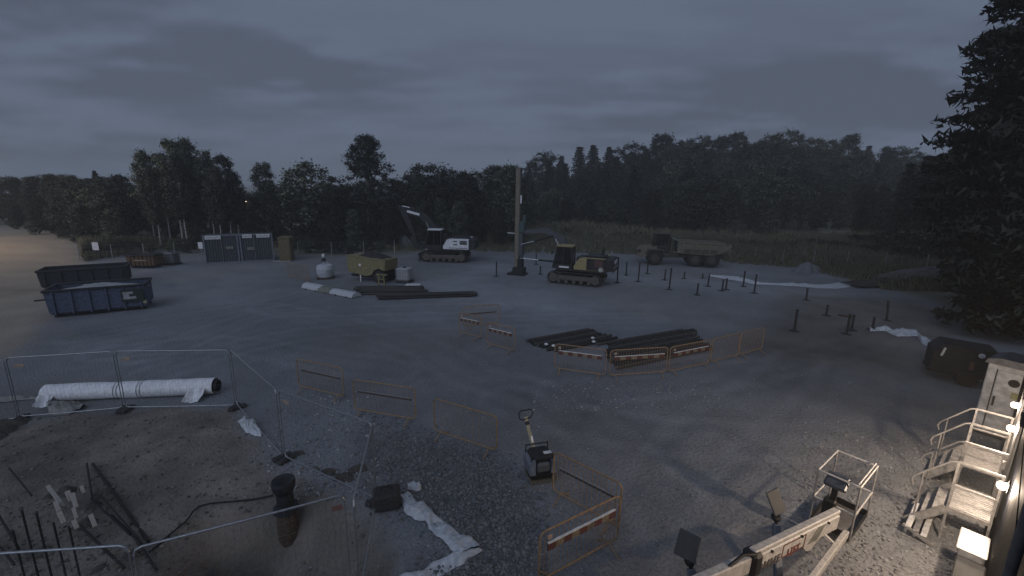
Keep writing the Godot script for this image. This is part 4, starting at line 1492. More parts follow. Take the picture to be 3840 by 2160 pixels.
	part(b, "plate", white, o)
	# the trestle leaning on it
	o = thing("trestle", "olive yellow trestle standing before the hopper trailer's wheel", "trestle", gp(1432, 1078), yaw_of(tl, tr))
	for s in [-1, 1]:
		b = B.new()
		b.beam(Vector3(0.30 * s, 0, 0.0), Vector3(0.18 * s, 0.95, 0), 0.09, 0.09, Vector3.RIGHT)
		part(b, "leg", olive, o)
	for q in [0.3, 0.62]:
		b = B.new()
		b.box(Vector3(0, q, 0), Vector3(0.5, 0.07, 0.06))
		part(b, "rung", olive, o)
	b = B.new()
	b.box(Vector3(0.05, 0.98, 0), Vector3(0.95, 0.09, 0.12), Basis.IDENTITY, 0.01)
	part(b, "top_bar", olive, o)
	o = thing("big_bag", "white big bag standing on a pallet left of the hopper trailer", "bag", gp(1222, 1044), 0.3)
	b = B.new()
	b.box(Vector3(0, 0.07, 0), Vector3(1.25, 0.14, 1.1))
	tag(part(b, "timber_pallet", rust), "rusty brown pallet under the white big bag", "pallet").transform = o.transform
	b = B.new()
	b.lathe([Vector2(0.0, 0.15), Vector2(0.56, 0.16), Vector2(0.66, 0.5), Vector2(0.68, 0.8), Vector2(0.60, 1.08), Vector2(0.48, 1.14), Vector2(0.0, 1.12)], 14)
	part(b, "sack", mat("bag white", lin(0.58, 0.59, 0.62), 0.8, 0.0, 0.3, 0.6), o)
	for s in [-1, 1]:
		b = B.new()
		b.tube([Vector3(-0.3, 1.08, 0.35 * s), Vector3(-0.15, 1.3, 0.3 * s), Vector3(0.15, 1.3, 0.3 * s), Vector3(0.3, 1.08, 0.35 * s)], 0.03, 5)
		part(b, "loop", mat("bag white"), o)
	b = B.new()
	b.box(Vector3(0.25, 0.68, 0.64), Vector3(0.34, 0.2, 0.02))
	part(b, "print", mat("print grey"), o)
	o = thing("gas_bottle", "dark bottle with white cap behind the white big bag", "bottle", gp(1216, 1004))
	b = B.new()
	b.lathe([Vector2(0.0, 0.0), Vector2(0.2, 0.02), Vector2(0.2, 0.75), Vector2(0.12, 0.92), Vector2(0.06, 0.98)], 12)
	part(b, "body", black, o)
	b = B.new()
	b.lathe([Vector2(0.10, 0.95), Vector2(0.15, 1.1), Vector2(0.12, 1.25), Vector2(0.0, 1.3)], 12)
	part(b, "cap", white, o)
	o = thing("liquid_tank", "pale caged liquid tank right of the hopper trailer", "tank", gp(1518, 1058), -0.2)
	ibc(o, mat("tank pale", lin(0.42, 0.43, 0.44), 0.5, 0.0, 0.2))
	b = B.new()
	b.box(Vector3.ZERO, Vector3(1.1, 0.09, 0.8), Basis.IDENTITY, 0.02)
	var pl := part(b, "foam_board", white)
	pl.position = gp(1548, 1072) + Vector3(0, 0.06, 0)
	tag(pl, "white foam board lying by the pale liquid tank", "board")
	# pale things in front of the wood: a tarpaulin roll, a boulder bag behind the excavator
	for q in [[1300, 944, 2.3, 0.7, 0.75, "grey tarpaulin heap behind the hopper trailer", lin(0.16, 0.18, 0.18)], [1518, 925, 1.5, 0.8, 1.2, "pale heap standing behind the white excavator's bucket", lin(0.16, 0.16, 0.165)], [3030, 1018, 1.7, 1.0, 0.85, "pale tarpaulin heap on the meadow edge", lin(0.22, 0.23, 0.25)], [3520, 1042, 5.0, 1.6, 0.9, "long grey gravel heap before the dark spruces", lin(0.16, 0.16, 0.165)], [3330, 1066, 3.6, 1.0, 0.5, "low dark soil heap at the meadow edge", lin(0.05, 0.046, 0.04)]]:
		b = B.new()
		var c := gp(q[0], q[1])
		heap(b, Vector3.ZERO, q[2], q[3], q[4], q[0] * 0.1, 28, 12, 0.35)
		var hp := part(b, "heap", mat("heap%d" % q[0], q[6], 0.9, 0.0, 0.4, 0.8))
		hp.position = c
		tag(hp, q[5], "heap")
	# ---- wrapped bundle and the stacks of steel piles
	var wa := gp(1150, 1078)
	var wc := gp(1338, 1116)
	o = thing("wrapped_bundle", "long white wrapped bundle lying beside the dark steel piles", "bundle", wa, yaw_of(wa, wc))
	n = Vector2(wc.x - wa.x, wc.z - wa.z).length()
	for k in 3:
		b = B.new()
		var x0: float = n * [0.0, 0.34, 0.55][k]
		var x1: float = n * [0.36, 0.57, 1.0][k]
		var prof := []
		for j in 9:
			var t := PI * j / 8.0
			prof.append(Vector2(cos(t) * (0.42 + 0.05 * (k % 2)), sin(t) * (0.36 - 0.03 * k)))
		var bsz := Basis(Vector3(0, 0, 1), Vector3.UP, Vector3(-1, 0, 0))
		b.prism(prof, -x1, -x0, Transform3D(bsz, Vector3(0, 0.04, 0)))
		part(b, "wrapping", [mat("wrap white", lin(0.58, 0.60, 0.62), 0.5, 0.0, 0.35, 0.7), mat("wrap olive", lin(0.22, 0.22, 0.18), 0.6), mat("wrap white")][k], o)
	for k in 5:
		b = B.new()
		b.box(Vector3(n * (0.1 + 0.2 * k), 0.03, 0), Vector3(0.1, 0.08, 1.0))
		part(b, "batten", rust, o)
	pile_stack(gp(1955, 1284), gp(2190, 1243), gp(2085, 1322) - gp(1955, 1284), 9, "short dark steel pile stacked behind the left striped barrier", 0.07, 1)
	pile_stack(gp(2255, 1290), gp(2572, 1238), gp(2310, 1392) - gp(2255, 1290), 13, "long dark steel pile stacked behind the middle striped barriers", 0.07, 1)
	pile_stack(gp(1338, 1083), gp(1570, 1083), gp(1360, 1108) - gp(1338, 1083), 10, "dark steel pile lying flat in front of the hopper trailer", 0.07, 2)
	pile_stack(gp(1432, 1116), gp(1770, 1106), gp(1440, 1126) - gp(1432, 1116), 6, "dark steel pile in the thin stack next to the wrapped bundle", 0.07, 2)
	for q in [[2222, 1282], [2048, 1306], [2226, 1296], [2075, 1312]]:
		b = B.new()
		b.lathe([Vector2(0.0, 0.0), Vector2(0.08, 0.01), Vector2(0.10, 0.05), Vector2(0.06, 0.09), Vector2(0.0, 0.10)], 9)
		var cap := part(b, "plastic_cap", white)
		cap.position = gp(q[0], q[1]) + Vector3(0, 0.16, 0)
		tag(cap, "white plastic cap lying on the short steel piles", "cap", "white caps on the piles")
	# ---- driven pile stubs
	var stubs := [[2315, 966, 1060], [2348, 983, 1032], [2393, 987, 1056], [2427, 992, 1026], [2492, 1011, 1050], [2509, 1007, 1086], [2565, 1020, 1045], [2613, 1063, 1106], [2635, 1028, 1043], [2654, 1026, 1074], [2707, 1048, 1091], [2722, 1045, 1086], [2787, 1018, 1074], [2828, 1030, 1099], [3023, 1082, 1125], [2978, 1162, 1242], [3098, 1145, 1183], [3174, 1179, 1253], [3193, 1182, 1238], [3325, 1131, 1202], [3271, 1191, 1235], [1861, 982, 1036], [2010, 950, 991], [2026, 998, 1028], [2150, 985, 1004]]
	var k2 := 0
	for q in stubs:
		var base := gp(q[0], q[2])
		var top := far_at(q[0], q[1], -base.z)
		var h := clampf(top.y - base.y, 0.4, 2.4)
		o = thing("pile_stub", "dark driven steel pile standing out of the pale gravel", "steel pile", base, rng.randf() * 6.0, "driven piles standing in the yard")
		var lean := Vector3(rng.randf_range(-0.03, 0.03), 1, rng.randf_range(-0.03, 0.03)) * h
		if q[0] == 3325: lean.x += 0.12
		b = B.new()
		b.cyl(Vector3(0, -0.1, 0), lean, 0.06, -1, 10)
		part(b, "shaft", mat("pile steel"), o)
		b = B.new()
		b.cyl(lean * 0.97, lean * 1.02, 0.075, -1, 10)
		part(b, "cap", rust if k2 % 5 == 2 else mat("pile steel"), o)
		b = B.new()
		heap(b, Vector3(0, -0.02, 0), 0.36, 0.36, 0.07, float(q[0]), 12, 4, 0.3)
		part(b, "collar", mat("dark soil"), o)
		k2 += 1
	b = B.new()
	var pa := gp(3178, 1252) + Vector3(0, 0.95, 0)
	b.beam(Vector3.ZERO, Vector3(-0.75, 0.12, 0.15), 0.14, 0.08)
	var ob := part(b, "loose_offcut", rust)
	ob.position = pa
	tag(ob, "short rusty offcut resting on top of a pile stub", "steel offcut")
	# ---- sheets of white geotextile
	var fab := mat("geotextile", lin(0.62, 0.64, 0.66), 0.9, 0.0, 0.25, 0.8)
	sheet("long pale geotextile strip lying across the gravel beyond the pile stubs", [[2650, 1030], [2720, 1034], [2790, 1045], [2835, 1058], [2900, 1062], [3000, 1064], [3080, 1068], [3150, 1060], [3195, 1061]], [[2655, 1036], [2715, 1046], [2785, 1057], [2830, 1067], [2895, 1069], [2995, 1075], [3075, 1082], [3140, 1084], [3190, 1076]], fab, 0.12)
	sheet("crumpled pale geotextile strip lying in front of the dark compressor", [[3258, 1238], [3310, 1232], [3350, 1244], [3385, 1236], [3430, 1240], [3465, 1268], [3495, 1282], [3535, 1311]], [[3262, 1244], [3318, 1242], [3362, 1264], [3400, 1264], [3440, 1262], [3455, 1290], [3480, 1304], [3533, 1316]], fab, 0.2)
	sheet("pale geotextile strip along the corner of the pit by the gravel heap", [[1530, 1850], [1560, 1880], [1600, 1900], [1628, 1925], [1660, 1955], [1720, 1995], [1770, 2030], [1812, 2066]], [[1490, 1866], [1512, 1915], [1550, 1950], [1590, 1958], [1612, 1985], [1660, 2030], [1690, 2060], [1715, 2092]], fab, 0.16)
	sheet("pale geotextile strip running off along the near side of the pit", [[1715, 2075], [1640, 2112], [1560, 2150], [1440, 2210]], [[1812, 2068], [1740, 2110], [1660, 2160], [1560, 2230]], fab, 0.1)
	sheet("white rag crumpled at the foot of the mesh fence corner", [[900, 1592], [925, 1580], [950, 1588], [962, 1600]], [[905, 1606], [925, 1625], [955, 1640], [978, 1636]], fab, 0.3)
	sheet("small crumpled white cloth beside the pit's black block", [[1532, 1820], [1555, 1815], [1578, 1826]], [[1530, 1842], [1555, 1848], [1582, 1840]], fab, 0.28)
	sheet("pale torn sheeting lying left of the wrapped pipe", [[-60, 1500], [60, 1490], [110, 1488], [155, 1494]], [[-60, 1522], [50, 1506], [105, 1500], [150, 1500]], mat("sheet buff", lin(0.34, 0.33, 0.30), 0.9), 0.15)
	sheet("buff sheeting hanging from the wrapped pipe's end into the soil", [[195, 1500], [230, 1498], [262, 1500], [300, 1512], [325, 1530]], [[180, 1560], [215, 1562], [245, 1560], [262, 1556], [280, 1548]], mat("sheet buff"), 0.22)
	# ---- the wrapped pipe
	var qa := gp(182, 1504)
	var qc := gp(812, 1476)
	o = thing("wrapped_pipe", "thick pipe wrapped in white sheeting with its dark end showing", "pipe", qa, yaw_of(qa, qc))
	n = Vector2(qc.x - qa.x, qc.z - qa.z).length()
	var rows := []
	for i in 61:
		var x := n * i / 60.0
		var ring := []
		for k in 24:
			var t := TAU * k / 24.0
			var rr := 0.285 + 0.012 * n_small.get_noise_2d(x * 1.2, t * 2.0) + 0.02 * n_mid.get_noise_2d(x * 3.0, sin(t) * 2.0)
			if x < 0.35: rr += 0.03 * (0.35 - x)
			ring.append(Vector3(x, 0.30 + rr * sin(t), rr * cos(t)))
		rows.append(ring)
	b = B.new()
	for i in 60:
		for k in 24:
			var l := (k + 1) % 24
			var c0 := Vector3(rows[i][k].x, 0.30, 0)
			var c1 := Vector3(rows[i + 1][k].x, 0.30, 0)
			b.quadn(rows[i][k], rows[i + 1][k], rows[i + 1][l], rows[i][l], (rows[i][k] - c0).normalized(), (rows[i + 1][k] - c1).normalized(), (rows[i + 1][l] - c1).normalized(), (rows[i][l] - c0).normalized())
	b.cyl(Vector3(0, 0.3, 0), Vector3(0.02, 0.3, 0), 0.29, -1, 24)
	part(b, "wrapping", mat("pipe wrap", lin(0.86, 0.86, 0.86), 0.45, 0.0, 0.18, 1.0), o)
	b = B.new()
	b.lathe([Vector2(0.21, 0.0), Vector2(0.21, 0.45), Vector2(0.18, 0.45), Vector2(0.18, 0.0)], 24, Transform3D(Basis(Vector3.BACK, -PI / 2), Vector3(n - 0.35, 0.3, 0)))
	part(b, "pipe_end", mat("rubber"), o)
	for x in [n * 0.415, n * 0.435, n * 0.55, n * 0.57]:
		b = B.new()
		b.lathe([Vector2(0.298, -0.008), Vector2(0.304, 0.0), Vector2(0.298, 0.008)], 24, Transform3D(Basis(Vector3.BACK, -PI / 2), Vector3(x, 0.3, 0)))
		part(b, "strap", mat("strap", lin(0.10, 0.09, 0.10), 0.8), o)
	for q in [[n * 0.86, n * 0.96, 0.42], [0.0, 0.42, 0.25]]:     # loose flaps of the wrapping
		b = B.new()
		for i in 8:
			for k in 5:
				var pts := []
				for e in [[0, 0], [1, 0], [1, 1], [0, 1]]:
					var t: float = (i + e[0]) / 8.0
					var s: float = (k + e[1]) / 5.0
					var x: float = lerpf(q[0], q[1], t)
					var drop: float = s * (0.25 + 0.35 * sin(t * PI))
					pts.append(Vector3(x + 0.05 * n_small.get_noise_2d(x * 3.0, s), maxf(0.03, 0.36 - drop), 0.285 + q[2] * s + 0.05 * sin(t * 11.0 + s * 2.0)))
				b.quad(pts[0], pts[3], pts[2], pts[1])
		part(b, "loose_flap", mat("pipe wrap"), o)
	# ---- plate compactor
	o = thing("plate_compactor", "plate compactor with cream handle standing by an orange barrier", "compactor", gp(2022, 1788), 0.28)
	var cream := mat("cream paint", lin(0.38, 0.34, 0.22), 0.6, 0.0, 0.3, 0.5)
	b = B.new()
	b.prism([Vector2(-0.36, 0.14), Vector2(-0.30, 0.03), Vector2(0.28, 0.0), Vector2(0.38, 0.14), Vector2(0.36, 0.16), Vector2(0.27, 0.04), Vector2(-0.29, 0.07), Vector2(-0.34, 0.16)], -0.30, 0.30)
	part(b, "base_plate", mat("plate edge", lin(0.22, 0.20, 0.14), 0.8, 0.1, 0.5, 0.4), o)
	b = B.new()
	b.box(Vector3(0, 0.20, 0), Vector3(0.5, 0.24, 0.46), Basis.IDENTITY, 0.04)
	part(b, "exciter", black, o)
	b = B.new()
	b.prism([Vector2(-0.34, 0.26), Vector2(-0.36, 0.55), Vector2(-0.26, 0.66), Vector2(-0.20, 0.66), Vector2(-0.20, 0.26)], -0.26, 0.28)
	part(b, "side_cover", mat("cover blue grey", lin(0.19, 0.21, 0.25), 0.5), o)
	b = B.new()
	b.prism([Vector2(0.22, 0.26), Vector2(0.24, 0.6), Vector2(0.32, 0.6), Vector2(0.36, 0.26)], -0.26, 0.28)
	part(b, "side_cover", mat("cover blue grey"), o)
	b = B.new()
	b.box(Vector3(0.02, 0.42, 0.10), Vector3(0.36, 0.26, 0.34), Basis.IDENTITY, 0.05)
	part(b, "engine", mat("engine grey", lin(0.20, 0.20, 0.20), 0.5, 0.2, 0.5, 0.2), o)
	b = B.new()
	b.box(Vector3(0.0, 0.66, -0.02), Vector3(0.56, 0.16, 0.50), Basis.IDENTITY, 0.06)
	b.tube([Vector3(-0.30, 0.3, 0.24), Vector3(-0.30, 0.74, 0.18), Vector3(0.28, 0.74, 0.18), Vector3(0.30, 0.3, 0.24)], 0.022, 6)
	b.tube([Vector3(-0.30, 0.3, -0.26), Vector3(-0.30, 0.80, -0.26), Vector3(0.30, 0.80, -0.26), Vector3(0.30, 0.3, -0.26)], 0.022, 6)
	part(b, "hood", mat("dark machine"), o)
	b = B.new()
	b.box(Vector3(0.16, 0.748, 0.10), Vector3(0.2, 0.012, 0.11))
	part(b, "label_plate", white, o)
	b = B.new()
	b.beam(Vector3(-0.10, 0.72, -0.24), Vector3(-0.16, 1.18, -0.58), 0.10, 0.06, Vector3.BACK, 0.01)
	b.beam(Vector3(-0.17, 1.24, -0.63), Vector3(-0.185, 1.36, -0.70), 0.10, 0.07, Vector3.BACK, 0.01)
	var hd := part(b, "handle", cream, o)
	b = B.new()
	b.beam(Vector3(-0.16, 1.18, -0.58), Vector3(-0.17, 1.25, -0.63), 0.105, 0.075, Vector3.BACK)
	b.tube([Vector3(-0.36, 1.34, -0.62), Vector3(-0.37, 1.44, -0.70), Vector3(-0.30, 1.48, -0.80), Vector3(-0.02, 1.50, -0.80), Vector3(0.03, 1.44, -0.72), Vector3(-0.05, 1.34, -0.66), Vector3(-0.25, 1.30, -0.64)], 0.018, 6, true)
	part(b, "grip", black, hd)
	b = B.new()
	b.box(Vector3(-0.108, 0.90, -0.335), Vector3(0.05, 0.16, 0.012), Basis(Vector3.RIGHT, -0.63))
	part(b, "sticker", white, hd)
	# ---- the white-roofed hall and the mast far left
	var hp2 := far_at(-60, 850, 82.0)
	o = thing("hall", "white-roofed low hall beyond the scrub at the road", "building", Vector3(hp2.x, gy(hp2.x, hp2.z), hp2.z), 0.35)
	b = B.new()
	b.box(Vector3(-6, 1.1, 0), Vector3(24, 2.2, 12))
	part(b, "wall", mat("hall wall", lin(0.25, 0.26, 0.28), 0.7), o)
	b = B.new()
	b.prism([Vector2(-6.4, 2.1), Vector2(6.4, 2.1), Vector2(6.4, 2.3), Vector2(0, 4.6), Vector2(-6.4, 2.3)], -6.4, 18.4, Transform3D(Basis(Vector3.UP, -PI / 2), Vector3(0, 0, 0)))
	part(b, "roof", mat("hall roof", lin(0.52, 0.54, 0.56), 0.5), o)
	var pp := far_at(92, 800, 88.0)
	o = thing("light_pole", "thin grey pole standing above the white-roofed hall", "pole", Vector3(pp.x, gy(pp.x, pp.z), pp.z))
	b = B.new()
	b.cyl(Vector3.ZERO, Vector3(0, far_at(92, 690, 88.0).y - o.position.y, 0), 0.07, 0.05, 8)
	part(b, "shaft", mat("grey pipe"), o)
	b = B.new()
	b.box(Vector3(0.6, far_at(92, 738, 88.0).y - o.position.y, 0), Vector3(1.2, 0.08, 0.1))
	part(b, "arm", steel, o)

func ibc(o: Node3D, m: Material) -> void:
	var steel := mat("galvanised")
	var b := B.new()
	b.box(Vector3(0, 0.66, 0), Vector3(1.02, 1.0, 0.98), Basis.IDENTITY, 0.1)
	part(b, "bottle", m, o)
	b = B.new()
	b.box(Vector3(0, 0.08, 0), Vector3(1.15, 0.15, 1.05), Basis.IDENTITY, 0.02)
	part(b, "pallet", mat("case"), o)
	b = B.new()
	b.cyl(Vector3(0, 1.15, 0), Vector3(0, 1.24, 0), 0.13, -1, 12)
	part(b, "cap", mat("case"), o)
	for k in 4:
		b = B.new()
		b.tube([Vector3(-0.54, 0.3 + 0.26 * k, -0.52), Vector3(0.54, 0.3 + 0.26 * k, -0.52), Vector3(0.54, 0.3 + 0.26 * k, 0.52), Vector3(-0.54, 0.3 + 0.26 * k, 0.52)], 0.014, 5, true)
		part(b, "cage_bar", steel, o)
	for k in 6:
		b = B.new()
		for s in [-1, 1]: b.cyl(Vector3(-0.5 + k * 0.2, 0.15, 0.52 * s), Vector3(-0.5 + k * 0.2, 1.12, 0.52 * s), 0.012, -1, 5, false)
		part(b, "cage_bar", steel, o)

# ------------------------------------------------------------------ boom lift beside the office
func build_lift() -> void:
	var white := mat("lift white", lin(0.58, 0.56, 0.53), 0.5, 0.0, 0.3, 0.6)
	var steel := mat("galvanised")
	var dark := mat("machine black")
	var grey := mat("machine grey")
	var org := Vector3(4.6, 0, -5.9)
	var o := thing("boom_lift", "white boom lift with empty railed basket beside the office", "boom lift", org)
	var b := B.new()
	# chassis on crawler tracks
	var bd := Vector3(0.880, 0, -0.475)      # the way the boom points
	var bn := Vector3(0.475, 0, 0.880)       # its side towards the camera
	var fr := Basis(bd, Vector3.UP, bn)
	b.box(Vector3(-0.9, 0.55, 0.35), Vector3(2.1, 0.45, 0.7), fr, 0.06)
	b.box(Vector3(-1.5, 1.0, 0.55), Vector3(0.9, 0.6, 0.6), fr, 0.08)
	part(b, "chassis", grey, o)
	for s in [-1, 1]:
		b = B.new()
		for q in stadium(1.3, 0.2, 26):
			var p: Vector2 = q[0]
			b.box(Vector3(-0.9, 0, 0.35) + fr * Vector3(p.x, p.y + 0.24, 0.48 * s), Vector3(0.12, 0.05, 0.22), fr * Basis(Vector3.BACK, q[1]))
		part(b, "track", mat("rubber"), o)
	# outriggers folded upright, each with its square pad
	for q in [[Vector3(0.30, 0.45, -0.75), Vector3(0.52, 1.42, -1.45), 0.5], [Vector3(-1.45, 0.45, 0.1), Vector3(-1.58, 1.38, -0.38), -0.7], [Vector3(0.55, 0.4, 0.35), Vector3(0.95, 1.2, 1.1), 0.4]]:
		var a: Vector3 = q[0]
		var c: Vector3 = q[1]
		b = B.new()
		b.beam(a, a.lerp(c, 0.72), 0.11, 0.13, Vector3.RIGHT, 0.015)
		var leg := part(b, "outrigger", mat("cover blue grey"), o)
		b = B.new()
		b.cyl(a.lerp(c, 0.7), c, 0.035, -1, 8)
		b.lathe([Vector2(0.0, -0.06), Vector2(0.07, -0.05), Vector2(0.09, 0.0), Vector2(0.07, 0.05), Vector2(0.0, 0.06)], 12, Transform3D(Basis.IDENTITY, a.lerp(c, 0.82)))
		part(b, "ram", dark, leg)
		b = B.new()
		b.box(c + Vector3(0, 0.06, 0), Vector3(0.36, 0.035, 0.42), Basis(Vector3.UP, q[2]) * Basis(Vector3.RIGHT, 1.0), 0.01)
		part(b, "pad", mat("pad grey", lin(0.07, 0.072, 0.078), 0.7), leg)
	# booms: points are read against the photograph at their own heights
	var m0 := at(3128, 1948, 1.0) - org
	var m1 := at(2815, 2105, 1.25) - org
	var m2 := at(2480, 2260, 1.3) - org
	b = B.new()
	b.beam(m1, m0, 0.17, 0.31, Vector3.UP, 0.02)
	var boom := part(b, "upper_boom", white, o)
	var bx := (m0 - m1).normalized()
	var bz := bx.cross(Vector3.UP).normalized()
	var by := bz.cross(bx)
	var bb := Basis(bx, by, bz)
	var ln := m0.distance_to(m1)
	b = B.new()
	b.box((m0 + m1) * 0.5 + by * 0.198, Vector3(ln * 1.02, 0.07, 0.13), bb, 0.015)
	part(b, "boom_tube", white, boom)
	for k in 3:
		b = B.new()
		b.cyl(m1 + bx * ln * (0.15 + 0.34 * k) + by * 0.13 + bz * 0.085, m1 + bx * ln * (0.15 + 0.34 * k) + by * 0.13 + bz * 0.115, 0.025, -1, 8)
		part(b, "pin", dark, boom)
	b = B.new()
	b.beam(m2 + Vector3(0, 0.02, 0), m1 + bx * 0.1, 0.15, 0.30, Vector3.UP, 0.02)
	part(b, "lower_boom", white, o)
	b = B.new()
	b.box(m1 + bx * 0.02, Vector3(0.24, 0.42, 0.26), bb, 0.05)
	b.tube([m1 + Vector3(0, 0.25, 0.12), m1 + Vector3(-0.25, 0.30, 0.18), m1 + Vector3(-0.6, 0.10, 0.3), m2 + Vector3(0, 0.2, 0.1)], 0.03, 6)
	part(b, "knuckle", dark, o)
	b = B.new()       # the printed panels on the boom's side
	for s in [[-0.02, 0.11, 0.012], [-0.02, -0.13, 0.012]]:
		b.box(m1 + bx * ln * 0.42 + by * s[1] + bz * 0.089, Vector3(ln * 0.26, s[2] * 1.4, 0.006), bb)
	for s in [-1, 1]:
		b.box(m1 + bx * (ln * 0.42 + s * ln * 0.13) + by * -0.01 + bz * 0.089, Vector3(0.018, 0.25, 0.006), bb)
	part(b, "red_panel", mat("lift red", lin(0.20, 0.05, 0.04), 0.6), boom)
	b = B.new()
	b.prism([Vector2(ln * 0.60, -0.145), Vector2(ln * 0.72, -0.145), Vector2(ln * 0.80, 0.135), Vector2(ln * 0.70, 0.135)], 0.0855, 0.091, Transform3D(bb, m1))
	part(b, "grey_panel", mat("pale grey", lin(0.22, 0.22, 0.20), 0.6), boom)
	word("LIFT", 0.15, mat("lift red"), boom, "lettering", Transform3D(bb, m1 + bx * ln * 0.42 + by * -0.09 + bz * 0.089))
	word("OMME", 0.16, mat("lettering grey", lin(0.10, 0.09, 0.09), 0.6), boom, "lettering", Transform3D(bb, m1 + bx * ln * 0.15 + by * -0.10 + bz * 0.089))
	var a0 := at(3172, 2000, 0.62) - org
	var a1 := at(3030, 2190, 0.95) - org
	b = B.new()
	b.beam(a0, a1, 0.10, 0.15, Vector3.UP, 0.015)
	b.beam(a0.lerp(a1, 0.3), a0.lerp(a1, 0.3) + Vector3(-0.25, 0.22, -0.15), 0.06, 0.06)
	part(b, "link_arm", white, o)
	b = B.new()
	b.prism([Vector2(-0.25, 0.05), Vector2(0.35, 0.12), Vector2(0.40, -0.02), Vector2(0.12, -0.2), Vector2(-0.05, -0.16)], -0.04, 0.04, Transform3D(bb, m1 + bx * ln * 0.66 - by * 0.2))
	part(b, "gusset", white, o)
	# basket
	var ud := Vector3(0.617, 0, 0.787)
	var vd := Vector3(0.787, 0, -0.617)
	var bc := Vector3(7.37, 0, -8.51) - org
	var bf := Basis(ud, Vector3.UP, -vd)
	var hw := 0.37
	var hd := 0.60
	b = B.new()
	b.box(bc + Vector3(0, 0.16, 0), Vector3(hw * 2.0, 0.04, hd * 2.0), bf, 0.008)
	var bk := part(b, "basket_floor", mat("floor grey", lin(0.16, 0.155, 0.15), 0.7, 0.2), o)
	b = B.new()
	for s in [-1, 1]:
		b.box(bc + Vector3(0, 0.25, 0) + ud * hw * s, Vector3(0.015, 0.15, hd * 2.0), bf)
		b.box(bc + Vector3(0, 0.25, 0) + vd * hd * s, Vector3(hw * 2.0 - 0.03, 0.15, 0.015), bf)
	part(b, "toe_board", dark, bk)
	var corners := []
	for s in [[-1, -1], [1, -1], [1, 1], [-1, 1]]:
		corners.append(bc + ud * hw * s[0] + vd * hd * s[1])
	for k in 4:
		var c: Vector3 = corners[k]
		b = B.new()
		b.cyl(c + Vector3(0, 0.16, 0), c + Vector3(0, 1.46, 0), 0.019, -1, 8)
		part(b, "post", steel, bk)
		var d: Vector3 = corners[(k + 1) % 4]
		for hh in [0.80, 1.45]:
			b = B.new()
			b.cyl(c + Vector3(0, hh, 0), d + Vector3(0, hh, 0), 0.020, -1, 8)
			part(b, "rail", mat("rail white", lin(0.62, 0.60, 0.57), 0.4, 0.1, 0.1), bk)
	b = B.new()
	b.cyl(corners[1] + Vector3(-0.05, 1.52, 0), corners[2] + Vector3(-0.05, 1.52, 0), 0.016, -1, 8)
	part(b, "rail", mat("rail white"), bk)
	var cp := bc - vd * hd - ud * 0.02
	b = B.new()
	b.box(cp + Vector3(0, 1.36, 0), Vector3(0.40, 0.10, 0.34), bf * Basis(Vector3.RIGHT, 0.6), 0.03)
	part(b, "control_panel", mat("panel blue", lin(0.075, 0.085, 0.11), 0.35), bk)
	b = B.new()
	b.box(cp + Vector3(0, 1.27, 0) - vd * 0.02, Vector3(0.37, 0.09, 0.2), bf, 0.03)
	b.box(cp + Vector3(0, 1.08, 0) - vd * 0.03, Vector3(0.10, 0.35, 0.08), bf, 0.01)
	b.box(cp + Vector3(-0.05, 0.72, 0) - vd * 0.06, Vector3(0.22, 0.5, 0.16), bf, 0.03)
	b.beam(cp + Vector3(0.02, 0.5, 0) - vd * 0.1, m0 + Vector3(0, -0.1, 0), 0.16, 0.2, Vector3.UP, 0.03)
	part(b, "mount", dark, o)

# ------------------------------------------------------------------ the pit inside the mesh fence
func rod(a: Vector3, c: Vector3, r: float, m: Material, called: String, label: String, category: String, group: String) -> void:
	var b := B.new()
	b.cyl(Vector3.ZERO, c - a, r, -1, 7)
	var o := part(b, called, m)
	o.position = a
	tag(o, label, category, group)

